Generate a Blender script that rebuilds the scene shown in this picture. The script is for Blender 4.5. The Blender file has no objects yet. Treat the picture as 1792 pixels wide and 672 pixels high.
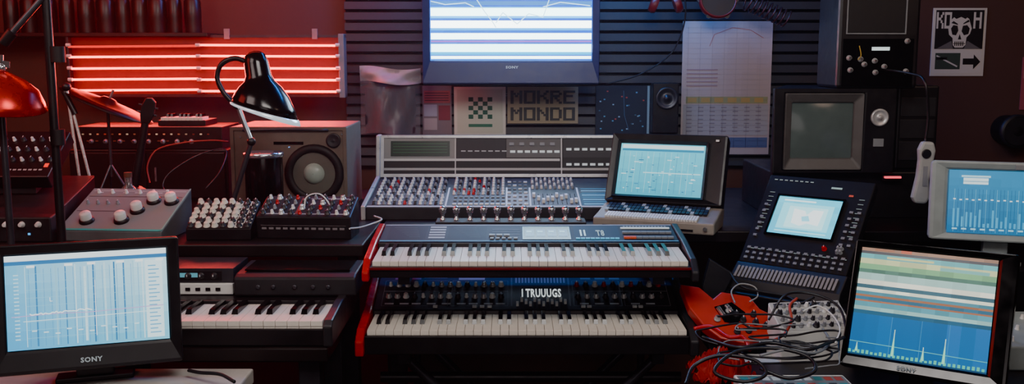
import bpy, math, random
import numpy as np
from mathutils import Matrix, Vector
random.seed(7)
COL = bpy.context.scene.collection
F = 1700.0; PIT = math.radians(8); CAM = Vector((0, 0, 1.45))
SP, CP = math.sin(PIT), math.cos(PIT)
R = math.radians
T = Matrix.Translation
def RX(a): return Matrix.Rotation(a, 4, 'X')
def RY(a): return Matrix.Rotation(a, 4, 'Y')
def RZ(a): return Matrix.Rotation(a, 4, 'Z')
def ray(px, py):
    u = (px-896)/F; v = (336-py)/F
    return Vector((u, CP+v*SP, -SP+v*CP))
def at(px, py, Y):
    d = ray(px, py); return CAM + d*(Y/d.y)
def onplane(px, py, P0, n):
    d = ray(px, py); return CAM + d*((P0-CAM).dot(n)/d.dot(n))
def proj(p):
    d = Vector(p)-CAM
    t = d.y*CP - d.z*SP; v = (d.y*SP + d.z*CP)/t; u = d.x/t
    return 896+u*F, 336-v*F
def fitp(Y, TL, TR, BR, BL, yaw0=0, lean0=0, k=40.):
    """real pose of a flat rectangle standing at depth Y (bottom centre), degrees in, radians out"""
    y0, l0 = R(yaw0), R(lean0)
    B = at((BL[0]+BR[0])/2, (BL[1]+BR[1])/2, Y)
    w = abs(BR[0]-BL[0])/F*Y; h = abs(BL[1]-TL[1])/F*Y/max(.25, math.cos(l0-PIT))
    p = np.array([B.x, B.z, y0, l0, w, h])
    tgt = np.array([c for q in (TL, TR, BR, BL) for c in q], float)
    def res(p):
        x, z, yw, ln, w, h = p
        out = []
        xa = Vector((math.cos(yw), math.sin(yw), 0)); up = Vector((-math.sin(yw)*math.sin(ln), math.cos(yw)*math.sin(ln), math.cos(ln)))
        P = Vector((x, Y, z))
        for sx, sy in ((-.5, 1), (.5, 1), (.5, 0), (-.5, 0)):
            a, b = proj(P + xa*(sx*w) + up*(sy*h)); out += [a, b]
        return np.concatenate([np.array(out)-tgt, [k*(yw-y0), k*(ln-l0)]])
    for it in range(40):
        r = res(p); J = np.zeros((10, 6))
        for i in range(6):
            q = p.copy(); q[i] += 1e-5; J[:, i] = (res(q)-r)/1e-5
        d = np.linalg.solve(J.T@J + 1e-3*np.eye(6), -J.T@r)
        d = np.clip(d, -.2, .2); p = p+d
    return Vector((p[0], Y, p[1])), p[2], p[3], p[4], p[5]

# ------------------------------------------------------------ materials
def lin(c):
    if isinstance(c, str): c = tuple(int(c[i:i+2], 16)/255 for i in (0, 2, 4))
    return tuple((x/12.92 if x <= .04045 else ((x+.055)/1.055)**2.4) for x in c)
MC = {}
def mat(name, c, rough=.5, metal=0., emit=None, es=0., nz=.25, scale=30, spec=.5, bump=.0):
    if name in MC: return MC[name]
    m = bpy.data.materials.new(name); m.use_nodes = True
    nt = m.node_tree; b = nt.nodes['Principled BSDF']
    l = lin(c)
    b.inputs['Metallic'].default_value = metal
    b.inputs['Specular IOR Level'].default_value = spec
    tc = nt.nodes.new('ShaderNodeTexCoord'); no = nt.nodes.new('ShaderNodeTexNoise'); no.inputs['Scale'].default_value = scale
    no.inputs['Detail'].default_value = 5
    nt.links.new(tc.outputs['Object'], no.inputs['Vector'])
    r = nt.nodes.new('ShaderNodeMapRange'); r.inputs['To Min'].default_value = max(.03, rough-.12); r.inputs['To Max'].default_value = min(1, rough+.15)
    nt.links.new(no.outputs['Fac'], r.inputs['Value']); nt.links.new(r.outputs['Result'], b.inputs['Roughness'])
    mx = nt.nodes.new('ShaderNodeMix'); mx.data_type = 'RGBA'
    mx.inputs[6].default_value = (*[x*(1-nz) for x in l], 1); mx.inputs[7].default_value = (*[min(1, x*(1+nz)) for x in l], 1)
    nt.links.new(no.outputs['Fac'], mx.inputs[0]); nt.links.new(mx.outputs[2], b.inputs['Base Color'])
    if emit:
        b.inputs['Emission Color'].default_value = (*lin(emit), 1); b.inputs['Emission Strength'].default_value = es
    if bump:
        bp = nt.nodes.new('ShaderNodeBump'); bp.inputs['Strength'].default_value = bump; bp.inputs['Distance'].default_value = .01
        nt.links.new(no.outputs['Fac'], bp.inputs['Height']); nt.links.new(bp.outputs['Normal'], b.inputs['Normal'])
    MC[name] = m; return m
def attr_mat(name, emissive, strength=1., rough=.6):
    m = bpy.data.materials.new(name); m.use_nodes = True; nt = m.node_tree; b = nt.nodes['Principled BSDF']
    a = nt.nodes.new('ShaderNodeAttribute'); a.attribute_name = 'Col'
    b.inputs['Roughness'].default_value = rough
    if emissive:
        b.inputs['Base Color'].default_value = (.01, .012, .015, 1); b.inputs['Roughness'].default_value = .25
        nt.links.new(a.outputs['Color'], b.inputs['Emission Color']); b.inputs['Emission Strength'].default_value = strength
    else: nt.links.new(a.outputs['Color'], b.inputs['Base Color'])
    return m
EM = attr_mat('screen_and_print_glow', True); PR = attr_mat('printed_ink', False); PG = attr_mat('satin_paint', False, rough=.6)  # first one also makes printed logos, lettering and a label strip glow
BLK = mat('black_plastic', '141417', .38, nz=.2); BLK2 = mat('dark_charcoal_plastic', '242528', .42)
BLKG = mat('black_gloss', '0a0a0c', .16); RUB = mat('black_rubber', '101012', .6)
GRY = mat('grey_plastic', '82868a', .4); LGR = mat('light_grey_plastic', '9aa6a6', .5); SIL = mat('silver_aluminium', 'c0c0c0', .3, .35)
CHR = mat('chrome', 'e0e2e6', .12, .9); DKM = mat('dark_metal', '44464c', .32, .6); IVO = mat('ivory_key', 'efe7da', .3, nz=.05)
WHT = mat('white_plastic', 'e4e4e0', .35, nz=.06); REDP = mat('red_lacquer', 'b81016', .25); REDC = mat('red_cloth', '9c1816', .85, scale=60)
GBOX = mat('box_enamel', '6a7072', .35, .3); BEI = mat('beige_grey_plastic', '8a837a', .45)
DESK = mat('dark_desk_laminate', '181313', .4, nz=.4, scale=8); WTAB = mat('white_tabletop', 'b9b4ae', .5); WOODB = mat('brown_panel', '5a4036', .6, nz=.35, scale=6)
WALL = mat('brown_wall_paint', '54392f', .85, nz=.18, scale=3, bump=.15); SLAT = mat('dark_slat_paint', '171c24', .5, nz=.25, scale=5)
FLOOR = mat('brown_floor', '4a3630', .55, nz=.4, scale=5); CEIL = mat('dark_ceiling', '2a2625', .9); GRILLE = mat('cone_paper', '5a5850', .7)
CABG = mat('grey_speaker_lacquer', '655a50', .5); REDM = mat('red_lit_metal', 'c41e18', .25, .6)  # red tube light is put into the cymbal's metal colour
GLS = bpy.data.materials.new('clear_glass'); GLS.use_nodes = True
_g = GLS.node_tree.nodes['Principled BSDF']; _g.inputs['Transmission Weight'].default_value = .9; _g.inputs['Roughness'].default_value = .06; _g.inputs['Base Color'].default_value = (.85, .8, .8, 1)
BAGM = bpy.data.materials.new('translucent_plastic'); BAGM.use_nodes = True
_g = BAGM.node_tree.nodes['Principled BSDF']; _g.inputs['Alpha'].default_value = .22; _g.inputs['Base Color'].default_value = (.4, .42, .5, 1); _g.inputs['Roughness'].default_value = .2

# ------------------------------------------------------------ mesh builder
TXT = {}
def text_geo(s):
    if s in TXT: return TXT[s]
    cu = bpy.data.curves.new('t', 'FONT'); cu.body = s; cu.size = 1; cu.offset = .03; cu.resolution_u = 2; cu.space_character = 1.12
    o = bpy.data.objects.new('t', cu); me = bpy.data.meshes.new_from_object(o)
    vs = [tuple(v.co) for v in me.vertices]; fs = [tuple(p.vertices) for p in me.polygons]
    bpy.data.objects.remove(o); bpy.data.meshes.remove(me); bpy.data.curves.remove(cu)
    x0 = min(v[0] for v in vs); x1 = max(v[0] for v in vs); y0 = min(v[1] for v in vs); y1 = max(v[1] for v in vs)
    TXT[s] = ([((v[0]-x0)/(x1-x0), (v[1]-y0)/(y1-y0)) for v in vs], fs); return TXT[s]
BLOCK = {'M': '10001 11011 10101 10001 10001 10001', 'O': '11111 10001 10001 10001 10001 11111', 'K': '10001 10010 11100 10010 10001 10001', 'H': '10001 10001 11111 10001 10001 10001',
         'E': '11111 10000 11110 10000 10000 11111', 'N': '10001 11001 10101 10011 10001 10001', 'D': '11110 10001 10001 10001 10001 11110', 'R': '11110 10001 11110 10100 10010 10001'}
def catmull(P, n=6):
    P = [Vector(p) for p in P]; Q = [P[0]*2-P[1]] + P + [P[-1]*2-P[-2]]; out = []
    for i in range(1, len(Q)-2):
        a, b, c, d = Q[i-1:i+3]
        for j in range(n):
            t = j/n
            out.append(.5*((2*b)+(c-a)*t+(2*a-5*b+4*c-d)*t*t+(3*b-a-3*c+d)*t**3))
    out.append(P[-1]); return out
class MB:
    def __init__(s, M=None): s.v = []; s.f = []; s.m = []; s.c = []; s.s = []; s.M = M or Matrix()
    def add(s, vs, fs, m, col=None, smooth=False):
        o = len(s.v); s.v += [tuple(s.M@Vector(p)) for p in vs]
        for f in fs: s.f.append(tuple(i+o for i in f)); s.m.append(m); s.c.append(col); s.s.append(smooth)
    def hexa(s, b, t, m, col=None):
        s.add(list(b)+list(t), [(3, 2, 1, 0), (4, 5, 6, 7), (0, 1, 5, 4), (1, 2, 6, 5), (2, 3, 7, 6), (3, 0, 4, 7)], m, col)
    def box(s, x0, x1, y0, y1, z0, z1, m, col=None):
        s.hexa([(x0, y0, z0), (x1, y0, z0), (x1, y1, z0), (x0, y1, z0)], [(x0, y0, z1), (x1, y0, z1), (x1, y1, z1), (x0, y1, z1)], m, col)
    def prism(s, yz, x0, x1, m, col=None):       # yz counter-clockwise seen from +x
        n = len(yz); s.add([(x0, a, b) for a, b in yz]+[(x1, a, b) for a, b in yz],
            [tuple(range(n))[::-1], tuple(range(n, 2*n))]+[(i, (i+1) % n, (i+1) % n+n, i+n) for i in range(n)], m, col)
    def poly(s, xy, z0, z1, m, col=None):
        n = len(xy); s.add([(a, b, z0) for a, b in xy]+[(a, b, z1) for a, b in xy],
            [tuple(range(n))[::-1], tuple(range(n, 2*n))]+[(i, (i+1) % n, (i+1) % n+n, i+n) for i in range(n)], m, col)
    def face(s, pts, m, col=None): s.add(pts, [tuple(range(len(pts)))], m, col)
    def lathe(s, prof, m, n=24, M=None, col=None, smooth=True):
        M = M or Matrix(); vs = []; fs = []
        for r, z in prof:
            for i in range(n):
                a = 2*math.pi*i/n; vs.append(M@Vector((r*math.cos(a), r*math.sin(a), z)))
        for k in range(len(prof)-1):
            for i in range(n): fs.append((k*n+i, k*n+(i+1) % n, (k+1)*n+(i+1) % n, (k+1)*n+i))
        s.add(vs, fs, m, col, smooth)
        L = (len(prof)-1)*n
        if prof[0][0] > 1.5e-3: s.add([vs[i] for i in range(n)], [tuple(range(n))[::-1]], m, col)
        if prof[-1][0] > 1.5e-3: s.add([vs[L+i] for i in range(n)], [tuple(range(n))], m, col)
    def cyl(s, p0, p1, r0, m, r1=None, n=14, col=None):
        p0, p1 = Vector(p0), Vector(p1); d = p1-p0
        M = T(p0)@d.to_track_quat('Z', 'Y').to_matrix().to_4x4()
        s.lathe([(r0, 0), (r0 if r1 is None else r1, d.length)], m, n, M, col)
    def tube(s, pts, r, m, n=7, smooth=True, col=None, sub=6):
        P = catmull(pts, sub) if smooth and len(pts) > 2 else [Vector(p) for p in pts]
        vs = []; fs = []; up = Vector((.13, .2, 1)).normalized()
        for i, p in enumerate(P):
            d = (P[min(i+1, len(P)-1)]-P[max(i-1, 0)]).normalized()
            a = d.cross(up)
            if a.length < .1: a = d.cross(Vector((1, 0, 0)))
            a.normalize(); b = d.cross(a); up = b if abs(b.dot(up)) > .5 and b.dot(up) > 0 else -b
            a = d.cross(up).normalized(); b = up
            for k in range(n):
                t = 2*math.pi*k/n; vs.append(p+a*(r*math.cos(t))+b*(r*math.sin(t)))
        for i in range(len(P)-1):
            for k in range(n): fs.append((i*n+k, i*n+(k+1) % n, (i+1)*n+(k+1) % n, (i+1)*n+k))
        fs.append(tuple(range(n))); fs.append(tuple(range((len(P)-1)*n, len(P)*n)))
        s.add(vs, fs, m, col, True)
    def ring(s, o, i, z0, z1, m, rec=0., col=None):   # rectangular frame, o,i = (x0,x1,y0,y1)
        def q(r, z): return [(r[0], r[2], z), (r[1], r[2], z), (r[1], r[3], z), (r[0], r[3], z)]
        vs = q(o, z0)+q(o, z1)+q(i, z1-rec)+q(i, z0); fs = []
        for a, b in ((0, 4), (4, 8), (8, 12), (12, 0)):
            for k in range(4): fs.append((a+k, a+(k+1) % 4, b+(k+1) % 4, b+k))
        s.add(vs, fs, m, col)
    def text(s, st, x, y, w, h, z, m, col=None):      # box with lower left corner x,y
        vs, fs = text_geo(st); s.add([(x+a*w, y+b*h, z) for a, b in vs], fs, m, col)
    def sphere(s, c, r, m, col=None, sc=(1, 1, 1)):
        prof = [(max(1e-5, r*math.sin(math.pi*i/10)), -r*math.cos(math.pi*i/10)) for i in range(11)]
        s.lathe(prof, m, 16, T(c)@Matrix.Diagonal((*sc, 1)), col)
    def mesh(s, name):
        me = bpy.data.meshes.new(name); me.from_pydata(s.v, [], s.f)
        ms = []
        for m in s.m:
            if m not in ms: ms.append(m)
        for m in ms: me.materials.append(m)
        for p, m, sm in zip(me.polygons, s.m, s.s): p.material_index = ms.index(m); p.use_smooth = sm
        if any(c is not None for c in s.c):
            at_ = me.color_attributes.new('Col', 'FLOAT_COLOR', 'CORNER'); buf = []
            for p, c in zip(me.polygons, s.c):
                if c is None: c = (.2, .2, .2)
                if isinstance(c, str): c = lin(c)
                for _ in p.loop_indices: buf += [c[0], c[1], c[2], 1]
            at_.data.foreach_set('color', buf)
        me.update(); return me
    def build(s, name, parent=None, bevel=0, loc=None):
        o = bpy.data.objects.new(name, s.mesh(name)); COL.objects.link(o)
        if parent: o.parent = parent
        if loc is not None: o.location = loc
        if bevel:
            b = o.modifiers.new('bevel', 'BEVEL'); b.width = bevel; b.segments = 2; b.limit_method = 'ANGLE'; b.angle_limit = R(40)
        return o
def k(c, s): l = lin(c); return (l[0]*s, l[1]*s, l[2]*s)
def tag(o, label, cat, group=None):
    o['label'] = label; o['category'] = cat
    if group: o['group'] = group
    return o
def thing(name, label, cat, loc=(0, 0, 0), rz=0, group=None):
    o = bpy.data.objects.new(name, None); COL.objects.link(o); o.location = loc; o.rotation_euler = (0, 0, rz); o.empty_display_size = .05
    return tag(o, label, cat, group)
def inst(name, mesh, parent, M):
    o = bpy.data.objects.new(name, mesh); COL.objects.link(o); o.parent = parent; o.matrix_basis = M; return o
def struct(o): o['kind'] = 'structure'; return o
class G:      # drawing on a flat panel, u,v in 0..1 from top left
    def __init__(s, mb, w, h, m=EM, g=1., z=0.): s.b = mb; s.w = w; s.h = h; s.m = m; s.g = g; s.z = z
    def p(s, u, v, l=0): return ((u-.5)*s.w, (1-v)*s.h, s.z+l*.0004)
    def c(s, c): return k(c, s.g)
    def r(s, u0, v0, u1, v1, c, l=1, g=1.): s.b.face([s.p(u0, v1, l), s.p(u1, v1, l), s.p(u1, v0, l), s.p(u0, v0, l)], s.m, tuple(x*g for x in s.c(c)))
    def poly(s, pts, c, l=1): s.b.face([s.p(u, v, l) for u, v in pts], s.m, s.c(c))
    def line(s, pts, t, c, l=2):
        for (a, b), (d, e) in zip(pts, pts[1:]):
            dx, dy = (d-a)*s.w, (e-b)*s.h; L = math.hypot(dx, dy) or 1; nx, ny = -dy/L*t/2/s.w, dx/L*t/2/s.h
            s.poly([(a+nx, b+ny), (a-nx, b-ny), (d-nx, e-ny), (d+nx, e+ny)][::1], c, l)
    def grad(s, cs, nx=10, ny=8, jit=.05, box=(0, 0, 1, 1), l=0):
        tl, tr, bl, br = [np.array(lin(c)) for c in cs]
        for i in range(nx):
            for j in range(ny):
                u, v = (i+.5)/nx, (j+.5)/ny
                c = ((tl*(1-u)+tr*u)*(1-v)+(bl*(1-u)+br*u)*v)*s.g*(1+random.uniform(-jit, jit))
                U = [box[0]+(box[2]-box[0])*x for x in (i/nx, (i+1)/nx)]; V = [box[1]+(box[3]-box[1])*x for x in (j/ny, (j+1)/ny)]
                s.b.face([s.p(U[0], V[1], l), s.p(U[1], V[1], l), s.p(U[1], V[0], l), s.p(U[0], V[0], l)], s.m, tuple(c))
    def text(s, st, u, v, wu, hv, c, l=3): x, y, z = s.p(u, v+hv, l); s.b.text(st, x, y, wu*s.w, hv*s.h, z, s.m, s.c(c))
    def block(s, st, u, v, wu, hv, c, l=3):      # chunky block capitals
        cw = wu/(len(st)*6-1); ch = hv/6
        for n, chh in enumerate(st):
            for j, row in enumerate(BLOCK[chh].split()):
                i = 0
                while i < 5:
                    if row[i] == '1':
                        e = i
                        while e < 5 and row[e] == '1': e += 1
                        s.r(u+(n*6+i-.2)*cw, v+j*ch, u+(n*6+e+.2)*cw, v+(j+1.02)*ch, c, l); i = e
                    else: i += 1
def knob_mesh(r, h, m, cap=None, ptr=None, skirt=True):
    b = MB()
    b.lathe(([(r*1.25, 0), (r*1.2, h*.2)] if skirt else [(r, 0)])+[(r, h*.22), (r*.85, h*.92), (r*.7, h)], m, 14)
    if cap: b.lathe([(r*.72, h*.98), (r*.6, h*1.06)], cap, 14)
    if ptr: b.box(-r*.12, r*.12, 0, r*.8, h, h*1.1, ptr)
    return b.mesh('knob')
K_BLK = knob_mesh(.007, .012, BLK2, ptr=WHT); K_WHT = knob_mesh(.007, .013, WHT); K_RED = knob_mesh(.006, .012, REDP, ptr=WHT); K_SIL = knob_mesh(.007, .012, SIL, CHR)
b = MB(); b.lathe([(.021, 0), (.02, .008), (.017, .01)], BLK, 24); b.lathe([(.016, .01), (.0155, .026), (.013, .029), (.001, .03)], WHT, 24); K_BIGW = b.mesh('knob')
K_TINYG = knob_mesh(.0046, .011, GRY, ptr=WHT); K_TINYW = knob_mesh(.0046, .012, WHT); K_TINYR = knob_mesh(.0046, .011, REDP); K_TINYB = knob_mesh(.0046, .011, BLK2, ptr=WHT)
K_CHK = knob_mesh(.0078, .013, mat('cream_plastic', 'd8d2c4', .35))

# ------------------------------------------------------------ setting
b = MB(); b.box(-2.6, 2.6, -1.5, 4.2, -.05, 0, FLOOR); struct(b.build('floor'))
b = MB(); b.box(-2.6, 2.6, 4.0, 4.1, 0, 2.6, WALL); struct(b.build('wall_back'))
b = MB(); b.box(-2.6, -2.5, -1.5, 4.0, 0, 2.6, WALL); struct(b.build('wall_left'))
b = MB(); b.box(2.5, 2.6, -1.5, 4.0, 0, 2.6, WALL); struct(b.build('wall_right'))
b = MB(); b.box(-2.6, 2.6, -1.5, 4.2, 2.6, 2.65, CEIL); struct(b.build('ceiling'))
b = MB()
xs0, xs1 = at(605, 100, 3.97).x, at(1490, 100, 3.97).x
z = 1.0
while z < 2.3:
    b.prism([(3.999, z), (3.955, z+.004), (3.962, z+.034), (3.99, z+.036), (3.999, z+.042)][::-1], xs0, xs1, SLAT); z += .042
struct(b.build('trim_1'))

# ------------------------------------------------------------ furniture
def desk(name, label, x0, x1, y0, y1, z, top, th=.035, back=None):
    t = thing(name, label, 'desk', ((x0+x1)/2, (y0+y1)/2, 0)); w = (x1-x0)/2; d = (y1-y0)/2
    b = MB(); b.box(-w, w, -d, d, z-th, z, top); b.build('desktop', t, .004)
    for sx in (-1, 1):
        for sy in (-1, 1):
            b = MB(); X = sx*(w-.05); Yy = sy*(d-.05); b.box(X-.025, X+.025, Yy-.025, Yy+.025, 0, z-th, DKM); b.build('leg', t, .003)
    if back: b = MB(); b.box(-w+.08, w-.08, d-.5, d-.48, .08, z-th-.01, back); b.build('modesty_panel', t)
    return t
DZ = .94
desk('equipment_desk', 'dark left desk carrying the grey knob box, the speaker cabinet and the lamp', -1.75, -.405, 2.6, 3.7, DZ, DESK)
desk('equipment_desk', 'long dark rear desk carrying the mixing console and the screens', -.395, 1.9, 2.805, 3.75, DZ, DESK, back=WOODB)
desk('white_table', 'white table under the front left monitor', -1.45, at(440, 655, 2.15).x, 1.55, 2.17, .733, WTAB)
desk('keyboard_table', 'black low table under the left keyboard behind the monitor', -1.06, -.43, 2.19, 2.585, .775, DESK)
RT = .70
desk('side_table', 'dark right table holding the red guitar body, cables and front monitor', .56, 1.7, 1.72, 2.78, RT, DESK)

# ------------------------------------------------------------ keyboards
def piano(parent, M, x0, nw, kw, L, wm=IVO):
    b = MB(); b.box(.0006, kw-.0006, .0, L, -.02, 0, wm); b.box(.0006, kw-.0006, -.0015, 0, -.012, -.0005, wm); me = b.mesh('white_key')
    b = MB(); bw = kw*.29
    b.hexa([(-bw, L*.36, -.002), (bw, L*.36, -.002), (bw, L, -.002), (-bw, L, -.002)], [(-bw*.75, L*.42, .011), (bw*.75, L*.42, .011), (bw*.75, L, .011), (-bw*.75, L, .011)], BLKG); mk = b.mesh('black_key')
    for i in range(nw):
        inst('white_key', me, parent, M@T((x0+i*kw, 0, 0)))
        if i % 7 in (0, 1, 3, 4, 5) and i < nw-1: inst('black_key', mk, parent, M@T((x0+(i+1)*kw, 0, 0)))
def span(px0, px1, py, Y): a, b_ = at(px0, py, Y), at(px1, py, Y); return (a+b_)/2, b_.x-a.x
b = MB(); b.box(-.008, .008, -.005, .005, 0, .005, GRY); mg = b.mesh('button'); b = MB(); b.box(-.008, .008, -.005, .005, 0, .005, mat('orange_button', 'c8542a', .4, emit='c84020', es=.3)); mo = b.mesh('button')
b = MB(); b.box(-.005, .005, -.0035, .0035, 0, .004, GRY); mgs = b.mesh('button')
b = MB(); b.box(-.006, .006, -.004, .004, 0, .004, WHT); mw = b.mesh('button')
b = MB(); b.box(-.0035, .0035, -.006, .006, 0, .009, WHT); msl = b.mesh('slider')
b = MB(); b.box(-.009, .009, -.004, .004, 0, .003, mat('lit_white_button', 'd8e4e4', .4, emit='d8e8e8', es=.35)); ml = b.mesh('lit_button')
b = MB(); b.box(-.0055, .0055, -.0035, .0035, 0, .003, mat('lit_cyan_button', '60b8d8', .4, emit='50c0e8', es=.5)); mc = b.mesh('lit_button')
# upper keyboard
P, w = span(634, 1222, 460, 2.42); tl = math.atan2(.016, .32); M = RX(tl)
t = thing('synthesizer', 'upper keyboard on the central stand with blue-grey panel and red left end cheek', 'keyboard', P)
hw = w/2; c = .018
b = MB(M); b.prism([(0, -.04), (.32, -.04), (.32, .026), (.165, .012), (.16, -.012), (.0, -.012)], -hw+c, hw-c, BLK); b.build('case', t, .002)
b = MB(M); b.box(-hw+c, hw-c, -.004, 0, -.018, -.012, mat('dark_red_trim', '6c1416', .4)); b.build('front_trim', t)
for s, m_ in ((-1, REDP), (1, BLK2)):
    b = MB(M); x = s*(hw-c/2); b.prism([(-.02, -.045), (.325, -.045), (.325, .03), (.16, .022), (.02, .006), (-.02, -.02)], x-c/2, x+c/2, m_); b.build('end_cheek', t, .004)
kw = (w-2*c-.012)/36; piano(t, M@T((0, .008, .002)), -18*kw, 36, kw, .148)
pw, ph = w-2*c-.006, .15; Mp = M@T((0, .168, .0138))@RX(math.atan2(.014, .155))
b = MB(Mp); g = G(b, pw, ph, PG)
g.r(0, 0, 1, 1, '22262a', 0)
for a in (0.02, .225):
    g.r(a, .12, a+.13, .85, '101214', 1)
    for j in range(7): g.line([(a+.015+.01*j, .2+.09*j), (a+.115-.01*(7-j)*.3, .2+.09*j)], .0015, '5d666c', 2)
for j in range(5): g.r(.16, .12+.15*j, .215, .2+.15*j, 'b3bbc0', 1)
for j in range(4): g.line([(.375, .3+.15*j), (.47, .3+.15*j)], .0022, '8a959e', 2)
g.r(0, 0, 1, .05, '9fa8b0', 1); g.r(0, .93, 1, .97, '58b0d0', 1)
g.r(.655, .08, .81, .93, '16303f', 1)
for i in range(14): g.r(.83+.011*i, .1, .837+.011*i, .14, 'a8b4b8', 2)
b.build('control_panel', t)
b = MB(Mp); g = G(b, pw, ph, EM, 1., .0012); g.r(.48, .15, .64, .88, '0c1a26', 0); g.line([(.48, .15), (.64, .15), (.64, .88), (.48, .88), (.48, .15)], .002, '5baad8', 1)
for j in range(4): g.r(.488+.038*j, .3, .518+.038*j, .72, '1f5f90', 1); g.r(.492+.038*j, .4, .51+.038*j, .5, '9fd8f0', 2)
b.build('display', t)
b = MB(Mp); g = G(b, pw, ph, EM, .8, .0012); g.r(.675, .34, .681, .7, 'bfe4f5'); g.r(.688, .34, .694, .7, 'bfe4f5'); b.build('lettering', t)
b = MB(Mp); g = G(b, pw, ph, EM, .8, .0012); g.text('T8', .73, .36, .028, .34, 'cdeaf7', 1); b.build('lettering', t)
for i in range(8):
    for j in range(3): inst('button', mo if (j == 0 and i < 2) else (mg if j < 2 else ml), t, Mp@T(((.33+.021*i)*pw, .028+.042*j, .001)))
for i in range(3): inst('button', mg, t, Mp@T(((.105+.025*i-.23)*pw, .045, .001)))
for i in range(5): inst('button', mgs, t, Mp@T(((-.125+.02*i)*pw, .02, .001)))
for i in range(9): inst('lit_button', mc, t, Mp@T(((.165+.0165*i)*pw, .022, .001)))
# lower keyboard
P, w = span(622, 1222, 581, 2.40); tl = math.atan2(.004, .32); M = RX(tl); hw = w/2; c = .022
t = thing('synthesizer', 'lower keyboard on the central stand with black knob panel and long red left cheek', 'keyboard', P)
b = MB(M); b.prism([(0, -.06), (.335, -.06), (.335, .07), (.165, .01), (.16, -.012), (.0, -.012)], -hw+c, hw-c, BLK); b.build('case', t, .002)
for s, m_ in ((-1, REDP), (1, BLK2)):
    b = MB(M); x = s*(hw-c/2); b.prism([(-.02, -.06), (.34, -.06), (.34, .085), (.16, .024), (.02, .004), (-.02, -.02)], x-c/2, x+c/2, m_); b.build('end_cheek', t, .004)
kw = (w-2*c-.012)/36; piano(t, M@T((0, .008, .002)), -18*kw, 36, kw, .148)
pw, ph = w-2*c-.006, .176; Mp = M@T((0, .167, .0118))@RX(math.atan2(.06, .17))
b = MB(Mp); g = G(b, pw, ph, PG)
g.r(0, 0, 1, 1, '1c1d21', 0)
g.r(.05, .04, .14, .16, 'd088a8', 1); g.r(.15, .05, .23, .12, 'a0a4aa', 1); g.r(.27, .06, .36, .17, 'e0e4e4', 1)
for u0, u1 in ((.02, .24), (.25, .44), (.66, .82), (.83, .98)): g.line([(u0, .2), (u1, .2), (u1, .9), (u0, .9), (u0, .2)], .0012, '8d9498')
g.line([(.02, .5), (.44, .5)], .0016, 'adb4b8'); g.line([(.66, .5), (.98, .5)], .0016, 'adb4b8')
for u in (.03, .08, .12, .17, .22, .27, .31, .36, .4, .68, .73, .78, .85, .9): g.r(u, .82, u+.03, .86, 'cdd4d8', 1)
g.r(.45, .0, .455, .9, '7a7d81', 1); g.r(.645, 0, .65, .9, '7a7d81', 1)
for i in range(16): g.r(.465+.011*i, .08, .471+.011*i, .26, 'aeb4b8', 1)
for i in range(3): g.r(.69+.05*i, .06, .725+.05*i, .16, '7c9a9e', 1)
b.build('control_panel', t)
b = MB(Mp); g = G(b, pw, ph, EM, 1.3, .001); g.r(.487, .44, .491, .68, 'd5e3e3'); b.build('lettering', t)
b = MB(Mp); g = G(b, pw, ph, EM, 1.3, .001); g.text('TRUUUGS', .5, .44, .12, .24, 'e4eeee'); b.build('lettering', t)
for i in range(14):
    u = .04+.029*i
    for v in (.34, .66): inst('knob', [K_BLK, K_SIL, K_WHT, K_TINYW, K_SIL][(i*3+int(v*10)) % 5], t, Mp@T(((u-.5)*pw, (1-v)*ph, .0005)))
for i in range(10):
    u = .675+.031*i
    for v in (.34, .66): inst('knob', [K_BLK, K_WHT, K_SIL, K_RED, K_SIL, K_BLK][(i*2+int(v*10)) % 6], t, Mp@T(((u-.5)*pw, (1-v)*ph, .0005)))
for i in range(12): inst('slider', msl, t, Mp@T(((.472+.0145*i-.5)*pw, ph*(.12+.06*((i*5) % 3)), .0005)))
for u in (.2, .33, .355, .38, .69, .71, .86, .88): inst('button', mw, t, Mp@T(((u-.5)*pw, .012, .0005)))
# stand
t = thing('keyboard_stand', 'black two-tier keyboard stand with crossed legs under the central keyboards', 'stand', (.05, 2.6, 0))
for s in (-1, 1):
    b = MB(); b.cyl((s*.33, .176, 0), (s*.33, .176, .92), .011, DKM); b.build('post', t)
    b = MB(); b.box(s*.33-.015, s*.33+.015, -.16, .17, .655, .68, DKM); b.build('lower_arm', t)
    b = MB(); b.box(s*.33-.015, s*.33+.015, -.14, .17, .862, .88, DKM); b.build('upper_arm', t)
    b = MB(); b.cyl((s*.33, -.12, .66), (-s*.3, -.1, .02), .013, DKM); b.build('crossed_leg', t)
    b = MB(); b.cyl((s*.33, .13, .66), (-s*.3, .1, .02), .013, DKM); b.build('crossed_leg', t)
b = MB(); b.cyl((-.4, -.1, .6), (.4, -.1, .6), .014, BLK); b.build('crossbar', t)
# left keyboard
x0, x1 = -1.05, at(582, 590, 2.2).x
t = thing('synthesizer', 'black keyboard with pale keys behind the front left monitor', 'keyboard', ((x0+x1)/2, 2.2, .775)); hw = (x1-x0)/2
b = MB(); b.prism([(0, .002), (.38, .002), (.38, .07), (.17, .068), (.165, .045), (.0, .042)], -hw+.02, hw-.02, BLK); b.build('case', t, .002)
for s in (-1, 1):
    b = MB(); b.prism([(-.005, 0), (.382, 0), (.382, .076), (.15, .074), (.01, .062), (-.005, .05)], min(s*hw, s*(hw-.022)), max(s*hw, s*(hw-.022)), BLK2); b.build('end_cheek', t, .004)
nw = 21; piano(t, T((0, .008, .06)), -hw+.024, nw, (2*hw-.048)/nw, .155)
KT = .775+.0705
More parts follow.
